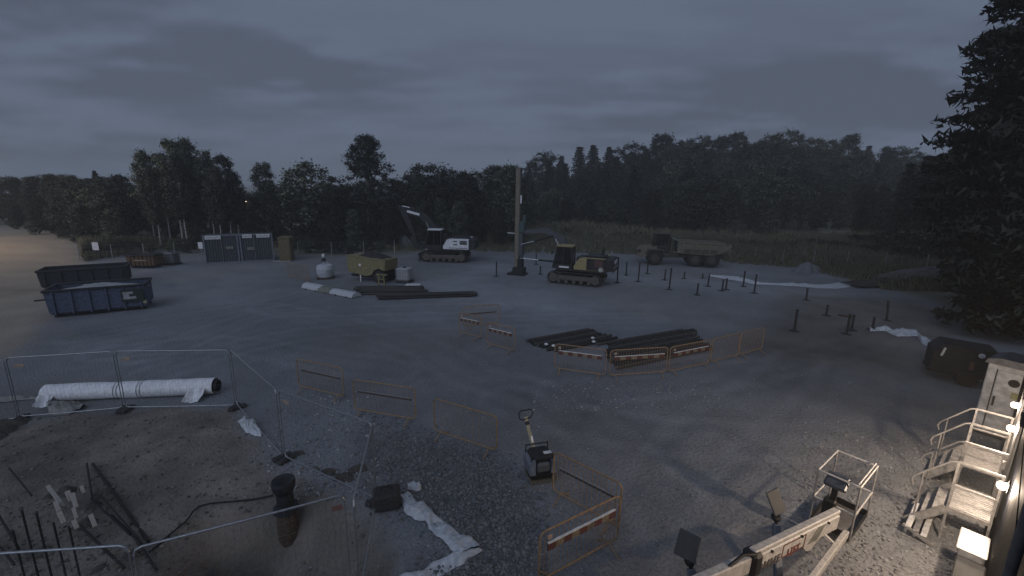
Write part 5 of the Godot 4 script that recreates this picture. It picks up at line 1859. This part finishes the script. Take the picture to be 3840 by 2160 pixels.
func build_pit() -> void:
	var iron := mat("rebar", lin(0.035, 0.030, 0.028), 0.9, 0.1, 0.4, 0.3)
	var o := thing("drain_shaft", "dark drain shaft with wide collar standing in the pit", "shaft", Vector3(-5.04, -2.45, -8.65))
	var b := B.new()
	b.lathe([Vector2(0.15, 3.22), Vector2(0.235, 3.26), Vector2(0.25, 3.20), Vector2(0.235, 3.06), Vector2(0.18, 2.94), Vector2(0.175, 2.58)], 20)
	part(b, "collar", mat("dark machine"), o)
	b = B.new()
	b.lathe([Vector2(0.15, 3.22), Vector2(0.0, 3.16)], 20)
	part(b, "cap", mat("rubber"), o)
	b = B.new()
	b.lathe([Vector2(0.17, 2.60), Vector2(0.26, 2.58), Vector2(0.27, 2.50), Vector2(0.22, 2.46)], 20)
	part(b, "ring", mat("dark machine"), o)
	b = B.new()
	b.lathe([Vector2(0.22, 2.48), Vector2(0.22, 0.0)], 20)
	part(b, "pipe", mat("shaft brown", lin(0.13, 0.085, 0.06), 0.85, 0.0, 0.5, 0.4), o)
	# starter bars and pale stakes in the lower left
	for q in [[147, 1915], [197, 1925], [250, 1960], [303, 1975], [95, 1990]]:
		var p := at(q[0], 2175, 0.0)
		p.y = gy(p.x, p.z) - 0.05
		var t := far_at(q[0], q[1], -p.z)
		rod(p, Vector3(p.x + 0.01, t.y, p.z), 0.017, iron, "starter_bar", "dark upright starter bar among pale stakes in the pit", "rebar", "upright starter bars")
	for q in [[350, 1752, 560, 2040], [380, 1880, 520, 2035], [345, 1890, 490, 2020], [420, 1950, 540, 2060], [-20, 1920, 75, 2070], [40, 1780, 125, 1880], [300, 1990, 470, 2150], [330, 1760, 350, 1890], [520, 2050, 590, 2150], [-40, 2010, 60, 2140]]:
		var a := gp(q[0], q[1]) + Vector3(0, rng.randf_range(0.05, 0.22), 0)
		var c := gp(q[2], q[3]) + Vector3(0, rng.randf_range(0.03, 0.15), 0)
		rod(a, c, rng.randf_range(0.018, 0.03), iron, "reinforcing_bar", "dark reinforcing bar lying slantwise over the pit's soil", "rebar", "loose reinforcing bars in the pit")
	for q in [[180, 1822, 238, 1900, 0.05], [208, 1880, 222, 1918, 0.05], [222, 1920, 242, 1962, 0.055], [252, 1842, 268, 1880, 0.06], [272, 1850, 286, 1905, 0.055], [275, 1905, 288, 1945, 0.04], [276, 1950, 290, 1982, 0.05], [305, 1822, 316, 1850, 0.045], [340, 1930, 358, 1975, 0.05]]:
		var a := at(q[0], q[1], 0.42)
		var c := at(q[2], q[3], 0.30)
		var st := thing("timber_offcut", "pale split timber offcut lying across the starter bars", "timber", a, 0.0, "pale timber offcuts in the pit")
		b = B.new()
		b.beam(Vector3.ZERO, c - a, q[4] * 1.5, 0.045, Vector3.UP, 0.008)
		part(b, "plank", mat("pale wood", lin(0.42, 0.38, 0.33), 0.85, 0.0, 0.35, 0.3), st)
	# rough lumps of broken rock under the bars
	for k in 12:
		var px := rng.randf_range(120.0, 560.0)
		var py := rng.randf_range(1830.0, 2150.0)
		var p := gp(px, py)
		var s := rng.randf_range(0.10, 0.26)
		b = B.new()
		heap(b, Vector3.ZERO, s, s * rng.randf_range(0.7, 1.0), s * rng.randf_range(0.4, 0.6), float(k) * 3.1, 14, 7, 0.5)
		var lump := part(b, "soil_clod", mat("soil lump", lin(0.115, 0.100, 0.084), 0.95, 0.0, 0.5, 0.3))
		lump.position = p - Vector3(0, 0.02, 0)
		tag(lump, "dark lump of soil under the reinforcing bars", "clod", "soil lumps in the pit")
	# black hose over the pit's edge, the dark block at the corner, the small orange tag on the fence
	var pts := []
	for q in [[560, 2080], [640, 2010], [700, 1960], [735, 1915], [790, 1895], [870, 1888], [960, 1878], [1040, 1860]]: pts.append(gp(q[0], q[1]) + Vector3(0, 0.05, 0))
	b = B.new()
	var sm := []
	for i in pts.size() - 1:
		for s in 4:
			var t := s / 4.0
			sm.append((pts[i] as Vector3).cubic_interpolate(pts[i + 1], pts[maxi(i - 1, 0)], pts[mini(i + 2, pts.size() - 1)], t))
	b.tube(sm, 0.02, 6)
	tag(part(b, "hose", mat("rubber")), "black hose lying over the edge of the pit", "hose")
	o = thing("ballast_block", "black ballast block at the mesh fence corner by the pale sheet", "block", gp(1452, 1898), 0.3)
	b = B.new()
	b.box(Vector3(0, 0.22, 0), Vector3(0.62, 0.44, 0.45), Basis.IDENTITY, 0.06)
	part(b, "block", mat("foot block"), o)
	b = B.new()
	b.tube([Vector3(-0.12, 0.43, 0), Vector3(-0.1, 0.52, 0), Vector3(0.1, 0.52, 0), Vector3(0.12, 0.43, 0)], 0.015, 6)
	part(b, "lifting_eye", mat("rubber"), o)
	b = B.new()
	b.box(Vector3.ZERO, Vector3(0.20, 0.10, 0.01), Basis(Vector3.BACK, 0.3))
	var tg := part(b, "fence_tag", mat("faded orange"))
	tg.position = at(1265, 1905, 1.62)
	tag(tg, "faded orange tag tied to the front mesh fence", "tag")
	# rocks and dark lumps along the fence foot
	for q in [[470, 1545, 0.28], [75, 1580, 0.3], [20, 1600, 0.6], [-40, 1640, 0.7], [1120, 1700, 0.2], [1230, 1770, 0.25], [1290, 1790, 0.3], [1345, 1760, 0.3], [755, 1605, 0.14], [300, 1645, 0.12]]:
		b = B.new()
		heap(b, Vector3.ZERO, q[2], q[2] * 0.75, q[2] * 0.45, q[0] * 0.37, 16, 8, 0.5)
		var r := part(b, "soil_clod", mat("soil lump"))
		r.position = gp(q[0], q[1]) - Vector3(0, 0.02, 0)
		tag(r, "dark lump of soil at the foot of the mesh fence", "clod", "soil lumps along the mesh fence")

# ------------------------------------------------------------------ trees
class Leaves:
	var v := PackedVector3Array()
	var n := PackedVector3Array()
	var c := PackedColorArray()
	func leaf(p: Vector3, size: float, out: Vector3, col: Color, g: RandomNumberGenerator, thin := 1.0) -> void:
		var a := Vector3(g.randfn(), g.randfn(), g.randfn()).normalized()
		var b := a.cross(Vector3(g.randfn(), g.randfn(), g.randfn())).normalized()
		var nn := (a.cross(b) * 0.5 + out).normalized()
		for q in [a / thin, (b * 0.8 * thin - a * 0.5), (-b * 0.8 * thin - a * 0.5)]:
			v.append(p + q * size)
			n.append(nn)
			c.append(col)
	func mesh() -> ArrayMesh:
		var arr := []
		arr.resize(Mesh.ARRAY_MAX)
		arr[Mesh.ARRAY_VERTEX] = v
		arr[Mesh.ARRAY_NORMAL] = n
		arr[Mesh.ARRAY_COLOR] = c
		var m := ArrayMesh.new()
		m.add_surface_from_arrays(Mesh.PRIMITIVE_TRIANGLES, arr)
		return m

var protos := {}
func leaf_mat(tint := 1.0) -> StandardMaterial3D:
	var key := "leaf%d" % int(tint * 100.0)
	if mats.has(key): return mats[key]
	var m := StandardMaterial3D.new()
	m.vertex_color_use_as_albedo = true
	m.roughness = 0.9
	m.backlight_enabled = true
	m.backlight = Color(0.45, 0.45, 0.38)
	m.albedo_color = Color(tint, tint, tint * 0.97)
	mats[key] = m
	return m

func make_tree(kind: String, variant: int) -> Array:   # meshes of a tree one metre tall: crown, trunk
	var g := RandomNumberGenerator.new()
	g.seed = kind.hash() % 10000 + variant * 77
	var lv := Leaves.new()
	var b := B.new()
	var base := Vector3(0.135, 0.142, 0.100)
	var clumps := []       # centre, radius
	match kind:
		"birch":
			base = Vector3(0.145, 0.152, 0.110)
			b.cyl(Vector3.ZERO, Vector3(0.01, 0.5, 0), 0.012, 0.008, 7, false)
			b.cyl(Vector3(0.01, 0.5, 0), Vector3(0.0, 0.95, 0), 0.008, 0.002, 6, false)
			for k in 130:
				var y := g.randf_range(0.34, 1.0)
				var r := 0.155 * pow(sin(clampf((y - 0.30) / 0.72, 0, 1) * PI), 0.75) * sqrt(g.randf()) + 0.01
				var t := g.randf() * TAU
				var p := Vector3(cos(t) * r, y, sin(t) * r)
				clumps.append([p, g.randf_range(0.022, 0.045)])
				if k % 4 == 0: b.cyl(Vector3(0.004, y - 0.08, 0), p, 0.003, 0.001, 4, false)
		"round":
			b.cyl(Vector3.ZERO, Vector3(0.01, 0.4, 0), 0.025, 0.018, 7, false)
			for k in 190:
				var d := Vector3(g.randfn(), g.randfn() * 0.9, g.randfn()).normalized() * pow(g.randf(), 0.33)
				var p := Vector3(d.x * 0.33, 0.55 + d.y * 0.42, d.z * 0.33)
				p.x *= 1.0 + 0.25 * sin(d.y * 5.0 + variant)
				clumps.append([p, g.randf_range(0.03, 0.06)])
				if k % 6 == 0: b.cyl(Vector3(0.01, 0.3 + 0.1 * g.randf(), 0), p, 0.008, 0.002, 4, false)
		"wild":
			base = Vector3(0.125, 0.132, 0.094)
			b.cyl(Vector3.ZERO, Vector3(-0.01, 0.6, 0), 0.016, 0.010, 7, false)
			for k in 175:
				var y := g.randf_range(0.08, 1.0)
				var r := (0.24 * pow(1.0 - absf(y - 0.5) * 1.7, 0.6) if absf(y - 0.5) < 0.55 else 0.03) * sqrt(g.randf())
				var t := g.randf() * TAU
				var p := Vector3(cos(t) * r, y, sin(t) * r)
				clumps.append([p, g.randf_range(0.028, 0.055)])
				if k % 5 == 0: b.cyl(Vector3(-0.005, maxf(0.08, y - 0.12), 0), p, 0.005, 0.0015, 4, false)
		"pine":
			base = Vector3(0.115, 0.125, 0.094)
			b.cyl(Vector3.ZERO, Vector3(0.0, 0.6, 0), 0.017, 0.012, 8, false)
			b.cyl(Vector3(0, 0.6, 0), Vector3(0.0, 0.97, 0), 0.012, 0.003, 6, false)
			for k in 130:
				var y := g.randf_range(0.42, 1.0)
				var r := (0.05 + 0.20 * pow(1.0 - (y - 0.42) / 0.58, 0.8)) * sqrt(g.randf()) * (0.75 + 0.4 * g.randf())
				var t := g.randf() * TAU
				var p := Vector3(cos(t) * r, y, sin(t) * r)
				clumps.append([p, g.randf_range(0.022, 0.04)])
				if k % 3 == 0: b.cyl(Vector3(0, y - 0.03, 0), p, 0.004, 0.0015, 4, false)
		"spruce":
			base = Vector3(0.070, 0.077, 0.062)
			b.cyl(Vector3.ZERO, Vector3(0.0, 0.97, 0), 0.016, 0.002, 7, false)
			for k in 24:
				var y := 0.08 + 0.9 * k / 24.0
				var reach := 0.17 * pow(1.0 - y, 0.85) + 0.008
				for j in 8:
					var t := g.randf() * TAU
					var l := reach * g.randf_range(0.6, 1.15)
					for s in 3:
						var q := (s + 1) / 3.0
						clumps.append([Vector3(cos(t) * l * q, y - 0.25 * l * q * q, sin(t) * l * q), 0.012 + 0.008 * (1.0 - y)])
		"bush":
			base = Vector3(0.118, 0.130, 0.092)
			for k in 5: b.cyl(Vector3(g.randf_range(-0.1, 0.1), 0, g.randf_range(-0.1, 0.1)), Vector3(g.randf_range(-0.3, 0.3), 0.7, g.randf_range(-0.3, 0.3)), 0.012, 0.004, 4, false)
			for k in 60:
				var d := Vector3(g.randfn(), g.randfn(), g.randfn()).normalized() * pow(g.randf(), 0.4)
				clumps.append([Vector3(d.x * 0.62, maxf(0.06, 0.48 + d.y * 0.46), d.z * 0.5), g.randf_range(0.05, 0.10)])
	var per: int = {"birch": 80, "round": 85, "wild": 85, "pine": 80, "spruce": 26, "bush": 110}[kind]
	var ls: float = {"birch": 0.0085, "round": 0.0105, "wild": 0.010, "pine": 0.009, "spruce": 0.0085, "bush": 0.018}[kind]
	for q in clumps:
		var p: Vector3 = q[0]
		var r: float = q[1]
		var tone := g.randf_range(0.75, 1.25)
		for k in per:
			var d := Vector3(g.randfn(), g.randfn() * 0.8, g.randfn()) * r * 0.62
			var tt := tone * g.randf_range(0.8, 1.2)
			var out := (d.normalized() + Vector3(p.x, 0.25, p.z).normalized() * 0.8).normalized()
			lv.leaf(p + d, ls * g.randf_range(0.55, 1.6), out, Color(base.x * tt, base.y * tt, base.z * tt), g, 0.6 if kind == "spruce" or kind == "pine" else 1.0)
	return [lv.mesh(), b.done()]

func tree_at(kind: String, px: float, py_top: float, dist: float, label: String, category: String, group: String, called: String, wide := 1.0) -> void:
	var top := far_at(px, py_top, dist)
	var y := gy(top.x, top.z)
	var h := maxf(top.y - y, 1.0)
	var variant := rng.randi() % 3
	var key := kind + str(variant)
	if not protos.has(key): protos[key] = make_tree(kind, variant)
	var o := thing(called, label, category, Vector3(top.x, y - 0.05, top.z), rng.randf() * TAU, group)
	var s := h / 0.99
	o.scale = Vector3(s * wide, s, s * wide)
	put(protos[key][0], "crown" if category == "tree" else "foliage", leaf_mat([0.62, 0.82, 1.05, 1.15][rng.randi() % 4]), o)
	var bark := mat("pale bark", lin(0.52, 0.51, 0.49), 0.9, 0.0, 0.5, 0.1) if kind == "birch" else (mat("pine bark", lin(0.40, 0.37, 0.34), 0.9, 0.0, 0.4, 0.1) if kind == "pine" else mat("dark bark", lin(0.06, 0.052, 0.045), 0.95, 0.0, 0.4, 0.1))
	put(protos[key][1], "trunk" if category == "tree" else "stem", bark, o)

func curve(pts: Array, x: float) -> float:
	for k in pts.size() - 1:
		if x <= pts[k + 1][0]:
			return lerpf(pts[k][1], pts[k + 1][1], clampf((x - pts[k][0]) / (pts[k + 1][0] - pts[k][0]), 0.0, 1.0))
	return pts[-1][1]

func build_trees() -> void:
	# the row beyond the yard, left and middle: trunks one can pick out
	for q in [[530, 572, 52], [592, 582, 53], [634, 532, 51], [690, 528, 54], [765, 575, 53], [832, 590, 51], [560, 640, 50], [720, 600, 56], [660, 600, 50], [800, 640, 50], [870, 650, 52]]:
		tree_at("birch", q[0], q[1], q[2], "tall slender birch with pale trunk behind the skips", "tree", "birches behind the skips", "birch_tree", 0.85)
	tree_at("wild", 980, 622, 55, "small loose tree standing alone above the storage container", "tree", "", "young_tree", 0.8)
	tree_at("round", 1140, 602, 57, "broad round-crowned tree right of the ochre toilet", "tree", "", "round_tree", 1.25)
	tree_at("pine", 1368, 518, 58, "tall pine with a bare pale trunk behind the hopper trailer", "tree", "", "pine_tree", 1.25)
	tree_at("round", 1612, 602, 66, "broad pale-leaved tree behind the white excavator", "tree", "", "round_tree", 1.35)
	tree_at("spruce", 352, 632, 62, "small pointed spruce above the thicket at the road", "tree", "", "spruce_tree", 1.0)
	for q in [[20, 655, 100], [110, 660, 105], [170, 652, 96], [230, 650, 98], [290, 668, 100], [60, 668, 90], [-60, 660, 98]]:
		tree_at("round", q[0], q[1], q[2], "far dark round tree on the horizon behind the hall", "tree", "far trees behind the hall", "far_tree", 1.3)
	for q in [[-20, 690, 66], [45, 672, 64], [120, 668, 62], [190, 660, 60], [250, 664, 60], [310, 676, 59], [380, 668, 58], [440, 660, 58]]:
		tree_at("wild", q[0], q[1], q[2], "dark leafy tree standing above the scrub bank by the road", "tree", "trees above the scrub bank", "bank_tree", 1.25)
	for q in [[140, 745, 54], [210, 720, 53], [275, 705, 52], [335, 712, 51], [395, 720, 50], [455, 715, 51], [300, 770, 49], [420, 790, 49]]:
		tree_at("wild", q[0], q[1], q[2], "bushy young tree right behind the orange skip and the road", "tree", "young trees between road and birches", "young_tree", 1.4)
	# the thicket under and behind them
	var x := -40.0
	while x < 1960.0:
		var t := curve([[0, 705], [250, 690], [400, 682], [520, 700], [900, 712], [1060, 700], [1250, 690], [1500, 676], [1700, 645], [1850, 640], [1960, 630]], x) + rng.randf_range(-12, 22)
		tree_at("wild" if rng.randf() < 0.6 else "round", x, t, rng.randf_range(60, 74), "dark leafy tree filling the wood behind the yard", "tree", "trees filling the wood behind the yard", "wood_tree", 1.2)
		x += rng.randf_range(42, 62)
	x = 60.0
	while x < 1960.0:
		tree_at("wild", x, curve([[0, 800], [300, 760], [900, 765], [1500, 770], [1960, 760]], x) + rng.randf_range(-35, 25), rng.randf_range(53, 59), "slim young tree at the front of the wood", "tree", "young trees at the front of the wood", "wood_tree", 1.0)
		x += rng.randf_range(55, 80)
	x = 130.0
	while x < 1480.0:
		if x < 450 or (x > 600 and x < 760) or x > 1060:
			tree_at("bush", x, curve([[0, 880], [250, 845], [500, 880], [1480, 890]], x) + rng.randf_range(-20, 15), rng.randf_range(48, 51), "low bush at the edge of the yard under the trees", "bush", "bushes under the trees", "bush")
		x += rng.randf_range(48, 70)
	for q in [[40, 850, 58], [130, 815, 56], [210, 770, 55], [270, 740, 54], [330, 760, 52], [390, 800, 51], [440, 820, 50], [190, 840, 52], [-30, 870, 60], [330, 890, 46], [395, 900, 45], [450, 895, 46], [280, 880, 47], [220, 865, 48], [60, 845, 54], [110, 850, 53], [170, 862, 52], [230, 860, 50], [290, 870, 49], [340, 875, 49], [250, 880, 49], [310, 905, 48], [360, 900, 48], [420, 905, 47], [500, 900, 47], [560, 905, 47], [640, 900, 47], [700, 905, 47]]:
		tree_at("bush", q[0], q[1], q[2], "tall scrub bush on the bank above the sandy road", "bush", "scrub on the bank", "bush", 0.9)
	# the wooded hill on the right, row behind row
	var line := [[1880, 610], [2000, 582], [2100, 556], [2200, 562], [2300, 545], [2380, 520], [2440, 548], [2530, 500], [2620, 485], [2700, 500], [2800, 498], [2950, 482], [3050, 508], [3150, 520], [3300, 540], [3450, 556], [3560, 575], [3900, 600]]
	for r in 5:
		x = 1860.0 + r * 14.0
		while x < 3780.0:
			var back := r / 4.0
			var t := curve(line, x) + (1.0 - back) * 165.0 + rng.randf_range(-14, 30)
			var conifer := (x < 2440.0 and rng.randf() < 0.6) or (x > 3250.0 and rng.randf() < 0.35) or rng.randf() < 0.08
			if conifer: tree_at("spruce", x, t + rng.randf_range(-26, 22), 72.0 + r * 10.0 + rng.randf_range(-4, 4), "dark pointed spruce in the wooded hill beyond the meadow", "tree", "spruces on the wooded hill", "spruce_tree", rng.randf_range(1.1, 1.6))
			else: tree_at("round" if rng.randf() < 0.35 + 0.12 * r else "wild", x, t, 72.0 + r * 10.0 + rng.randf_range(-4, 4), "dark leafy tree in the wooded hill beyond the meadow", "tree", "leafy trees on the wooded hill", "hill_tree", rng.randf_range(0.95, 1.3))
			x += rng.randf_range(50, 84)
	# bushes on the meadow and the dark hedge
	for q in [[2030, 720, 78], [2110, 700, 80], [2190, 712, 80], [2265, 735, 78], [2080, 770, 74], [2230, 775, 74], [1960, 740, 76], [2480, 790, 76], [2560, 765, 74], [2600, 800, 72], [1870, 790, 70]]:
		tree_at("bush", q[0], q[1], q[2], "grey green willow bush standing on the meadow", "bush", "willow bushes on the meadow", "bush", 0.8)
	for k in 17:
		var px := 2790.0 + k * 42.0
		tree_at("bush", px, curve([[2790, 872], [2900, 868], [3100, 895], [3300, 930], [3480, 950]], px) + rng.randf_range(-10, 8), curve([[2790, 64], [3480, 46]], px), "dark low hedge bush below the wooded hill", "bush", "hedge bushes below the hill", "bush", 1.1)
	for q in [[3420, 600, 52], [3490, 570, 50], [3540, 560, 46], [3600, 500, 44], [3660, 480, 48], [3760, 420, 46], [3330, 690, 58], [3250, 720, 60]]:
		tree_at("spruce", q[0], q[1], q[2], "dark spruce standing between the hill and the giant spruce", "tree", "spruces beside the giant spruce", "spruce_tree", 1.25)
	giant_spruce(Vector3(27.6, 0, -22.5), 37.0, 5.6, "giant dark spruce towering over the right of the yard")
	giant_spruce(Vector3(33.5, 0, -25.0), 33.0, 6.0, "second giant dark spruce close behind the first")
	# tufts of grass over the meadow and the verge
	var lv := Leaves.new()
	var g := RandomNumberGenerator.new()
	g.seed = 4
	for k in 14:
		var a := g.randf() * TAU
		var tip := Vector3(cos(a) * 0.2, g.randf_range(0.2, 0.5), sin(a) * 0.2)
		var w := Vector3(-sin(a), 0, cos(a)) * 0.02
		var o := Vector3(cos(a), 0, sin(a)) * 0.05
		for p in [o - w, o + w, o + tip]:
			lv.v.append(p)
			lv.n.append(Vector3(cos(a) * 0.4, 0.9, sin(a) * 0.4))
			lv.c.append(Color(0.23, 0.215, 0.145) * g.randf_range(0.6, 1.1))
	var mm := MultiMesh.new()
	mm.transform_format = MultiMesh.TRANSFORM_3D
	mm.mesh = lv.mesh()
	var xf := []
	while xf.size() < 15000:
		var p := gp(g.randf_range(1200, 3700), g.randf_range(835, 1090)) if g.randf() < 0.7 else gp(g.randf_range(0, 1500), g.randf_range(900, 990))
		var ok := edge_distance(zones.meadow, p.x, p.z) > -0.5 or -p.z > 52.0 or (p.x < -40.0 and edge_distance(zones.road, p.x, p.z) < 0.0)
		if not ok or p.z < -170.0: continue
		xf.append(Transform3D(Basis(Vector3.UP, g.randf() * TAU).scaled(Vector3.ONE * g.randf_range(0.7, 1.7)), p))
	mm.instance_count = xf.size()
	for k in xf.size(): mm.set_instance_transform(k, xf[k])
	var mi := MultiMeshInstance3D.new()
	mi.name = "meadow_grass"
	mi.multimesh = mm
	mi.material_override = leaf_mat()
	add_child(mi)
	tag(mi, "long dull grass over the meadow and the verge", "grass", "", "stuff")

func giant_spruce(pos: Vector3, h: float, reach: float, label: String) -> void:
	pos.y = gy(pos.x, pos.z) - 0.1
	var o := thing("spruce_tree", label, "tree", pos)
	var g := RandomNumberGenerator.new()
	g.seed = int(h * 10)
	var b := B.new()
	b.cyl(Vector3.ZERO, Vector3(0, h * 0.98, 0), 0.45, 0.03, 10, false)
	var lv := Leaves.new()
	var rows := 96
	for k in rows:
		var q := float(k) / rows
		var y := 1.6 + (h - 1.8) * q
		var l0 := reach * pow(1.0 - q, 0.55) * lerpf(0.60, 1.0, smoothstep(0.0, 0.26, q)) + 0.15
		for j in 18:
			var t := g.randf() * TAU
			var l := l0 * g.randf_range(0.62, 1.16)
			var dir := Vector3(cos(t), 0, sin(t))
			var prev := Vector3(0, y, 0)
			var n := maxi(3, int(l / 0.38))
			for s in n:
				var f := (s + 1.0) / n
				var p := dir * l * f + Vector3(0, y - 0.42 * l * f + 0.26 * l * f * f, 0)
				if s % 2 == 0: b.cyl(prev, p, 0.03 * (1.1 - f), 0.02 * (1.1 - f), 3, false)
				var side := dir.cross(Vector3.UP)
				for m in (19 if f < 0.55 else 14):
					var w := side * g.randfn() * (0.34 * (1.15 - f * 0.7)) + Vector3(0, -absf(g.randfn()) * 0.22, 0) + dir * g.randfn() * 0.14
					var tone := g.randf_range(0.7, 1.2)
					lv.leaf(p + w, g.randf_range(0.13, 0.27), (dir * 0.6 + Vector3.UP * 0.5).normalized(), Color(0.050 * tone, 0.055 * tone, 0.044 * tone), g, 0.55)
				prev = p
	put(lv.mesh(), "crown", leaf_mat(), o)
	part(b, "trunk", mat("dark bark"), o)

# ------------------------------------------------------------------ loose stone
func build_stones() -> void:
	var b := B.new()
	var g := RandomNumberGenerator.new()
	g.seed = 9
	var top := []
	for k in 6: top.append(Vector3(cos(TAU * k / 6.0) * g.randf_range(0.7, 1.1), g.randf_range(0.0, 0.3), sin(TAU * k / 6.0) * g.randf_range(0.7, 1.1)))
	var peak := Vector3(0.1, 0.75, -0.1)
	var foot := Vector3(0, -0.5, 0)
	for k in 6:
		b.tri(top[k], peak, top[(k + 1) % 6])
		b.tri(top[(k + 1) % 6], foot, top[k])
	var mm := MultiMesh.new()
	mm.transform_format = MultiMesh.TRANSFORM_3D
	mm.use_colors = true
	mm.mesh = b.done()
	var xf := []
	var cl := []
	var want := [[zones.stone, 7500, 0.018, 0.06, [1330, 1540, 2060, 2170]], [null, 2600, 0.012, 0.05, [3000, 1620, 3760, 2160]], [null, 2600, 0.012, 0.04, [900, 1300, 3200, 2160]], [zones.soil, 1800, 0.012, 0.06, [0, 1560, 1400, 2160]], [null, 500, 0.02, 0.06, [2000, 1430, 2700, 1540]], [null, 700, 0.02, 0.07, [1000, 1480, 1420, 1860]]]
	for q in want:
		var k := 0
		while k < q[1]:
			var p := gp(g.randf_range(q[4][0], q[4][2]), g.randf_range(q[4][1], q[4][3]))
			if q[0] != null and edge_distance(q[0], p.x, p.z) < g.randfn() * 0.3: continue
			if p.x * 0.645 - p.z * -0.764 > 0.0 and (p.x * cos(WALL_ANGLE) + p.z * sin(WALL_ANGLE)) > 0.4: continue
			var s: float = lerpf(q[2], q[3], pow(g.randf(), 2.2))
			xf.append(Transform3D(Basis(Vector3(g.randfn(), g.randfn(), g.randfn()).normalized(), g.randf() * TAU).scaled(Vector3(s, s * g.randf_range(0.6, 1.0), s)), p + Vector3(0, s * 0.2, 0)))
			var t := g.randf_range(0.55, 1.35)
			if q[0] == null: t *= 1.55
			cl.append(Color(0.15 * t, 0.149 * t, 0.148 * t) if q[0] != zones.soil else Color(0.14 * t, 0.122 * t, 0.104 * t))
			k += 1
	mm.instance_count = xf.size()
	for k in xf.size():
		mm.set_instance_transform(k, xf[k])
		mm.set_instance_color(k, cl[k])
	var m := StandardMaterial3D.new()
	m.vertex_color_use_as_albedo = true
	m.roughness = 0.9
	var mi := MultiMeshInstance3D.new()
	mi.name = "loose_stones"
	mi.multimesh = mm
	mi.material_override = m
	add_child(mi)
	tag(mi, "loose crushed stones strewn over the yard", "stones", "", "stuff")
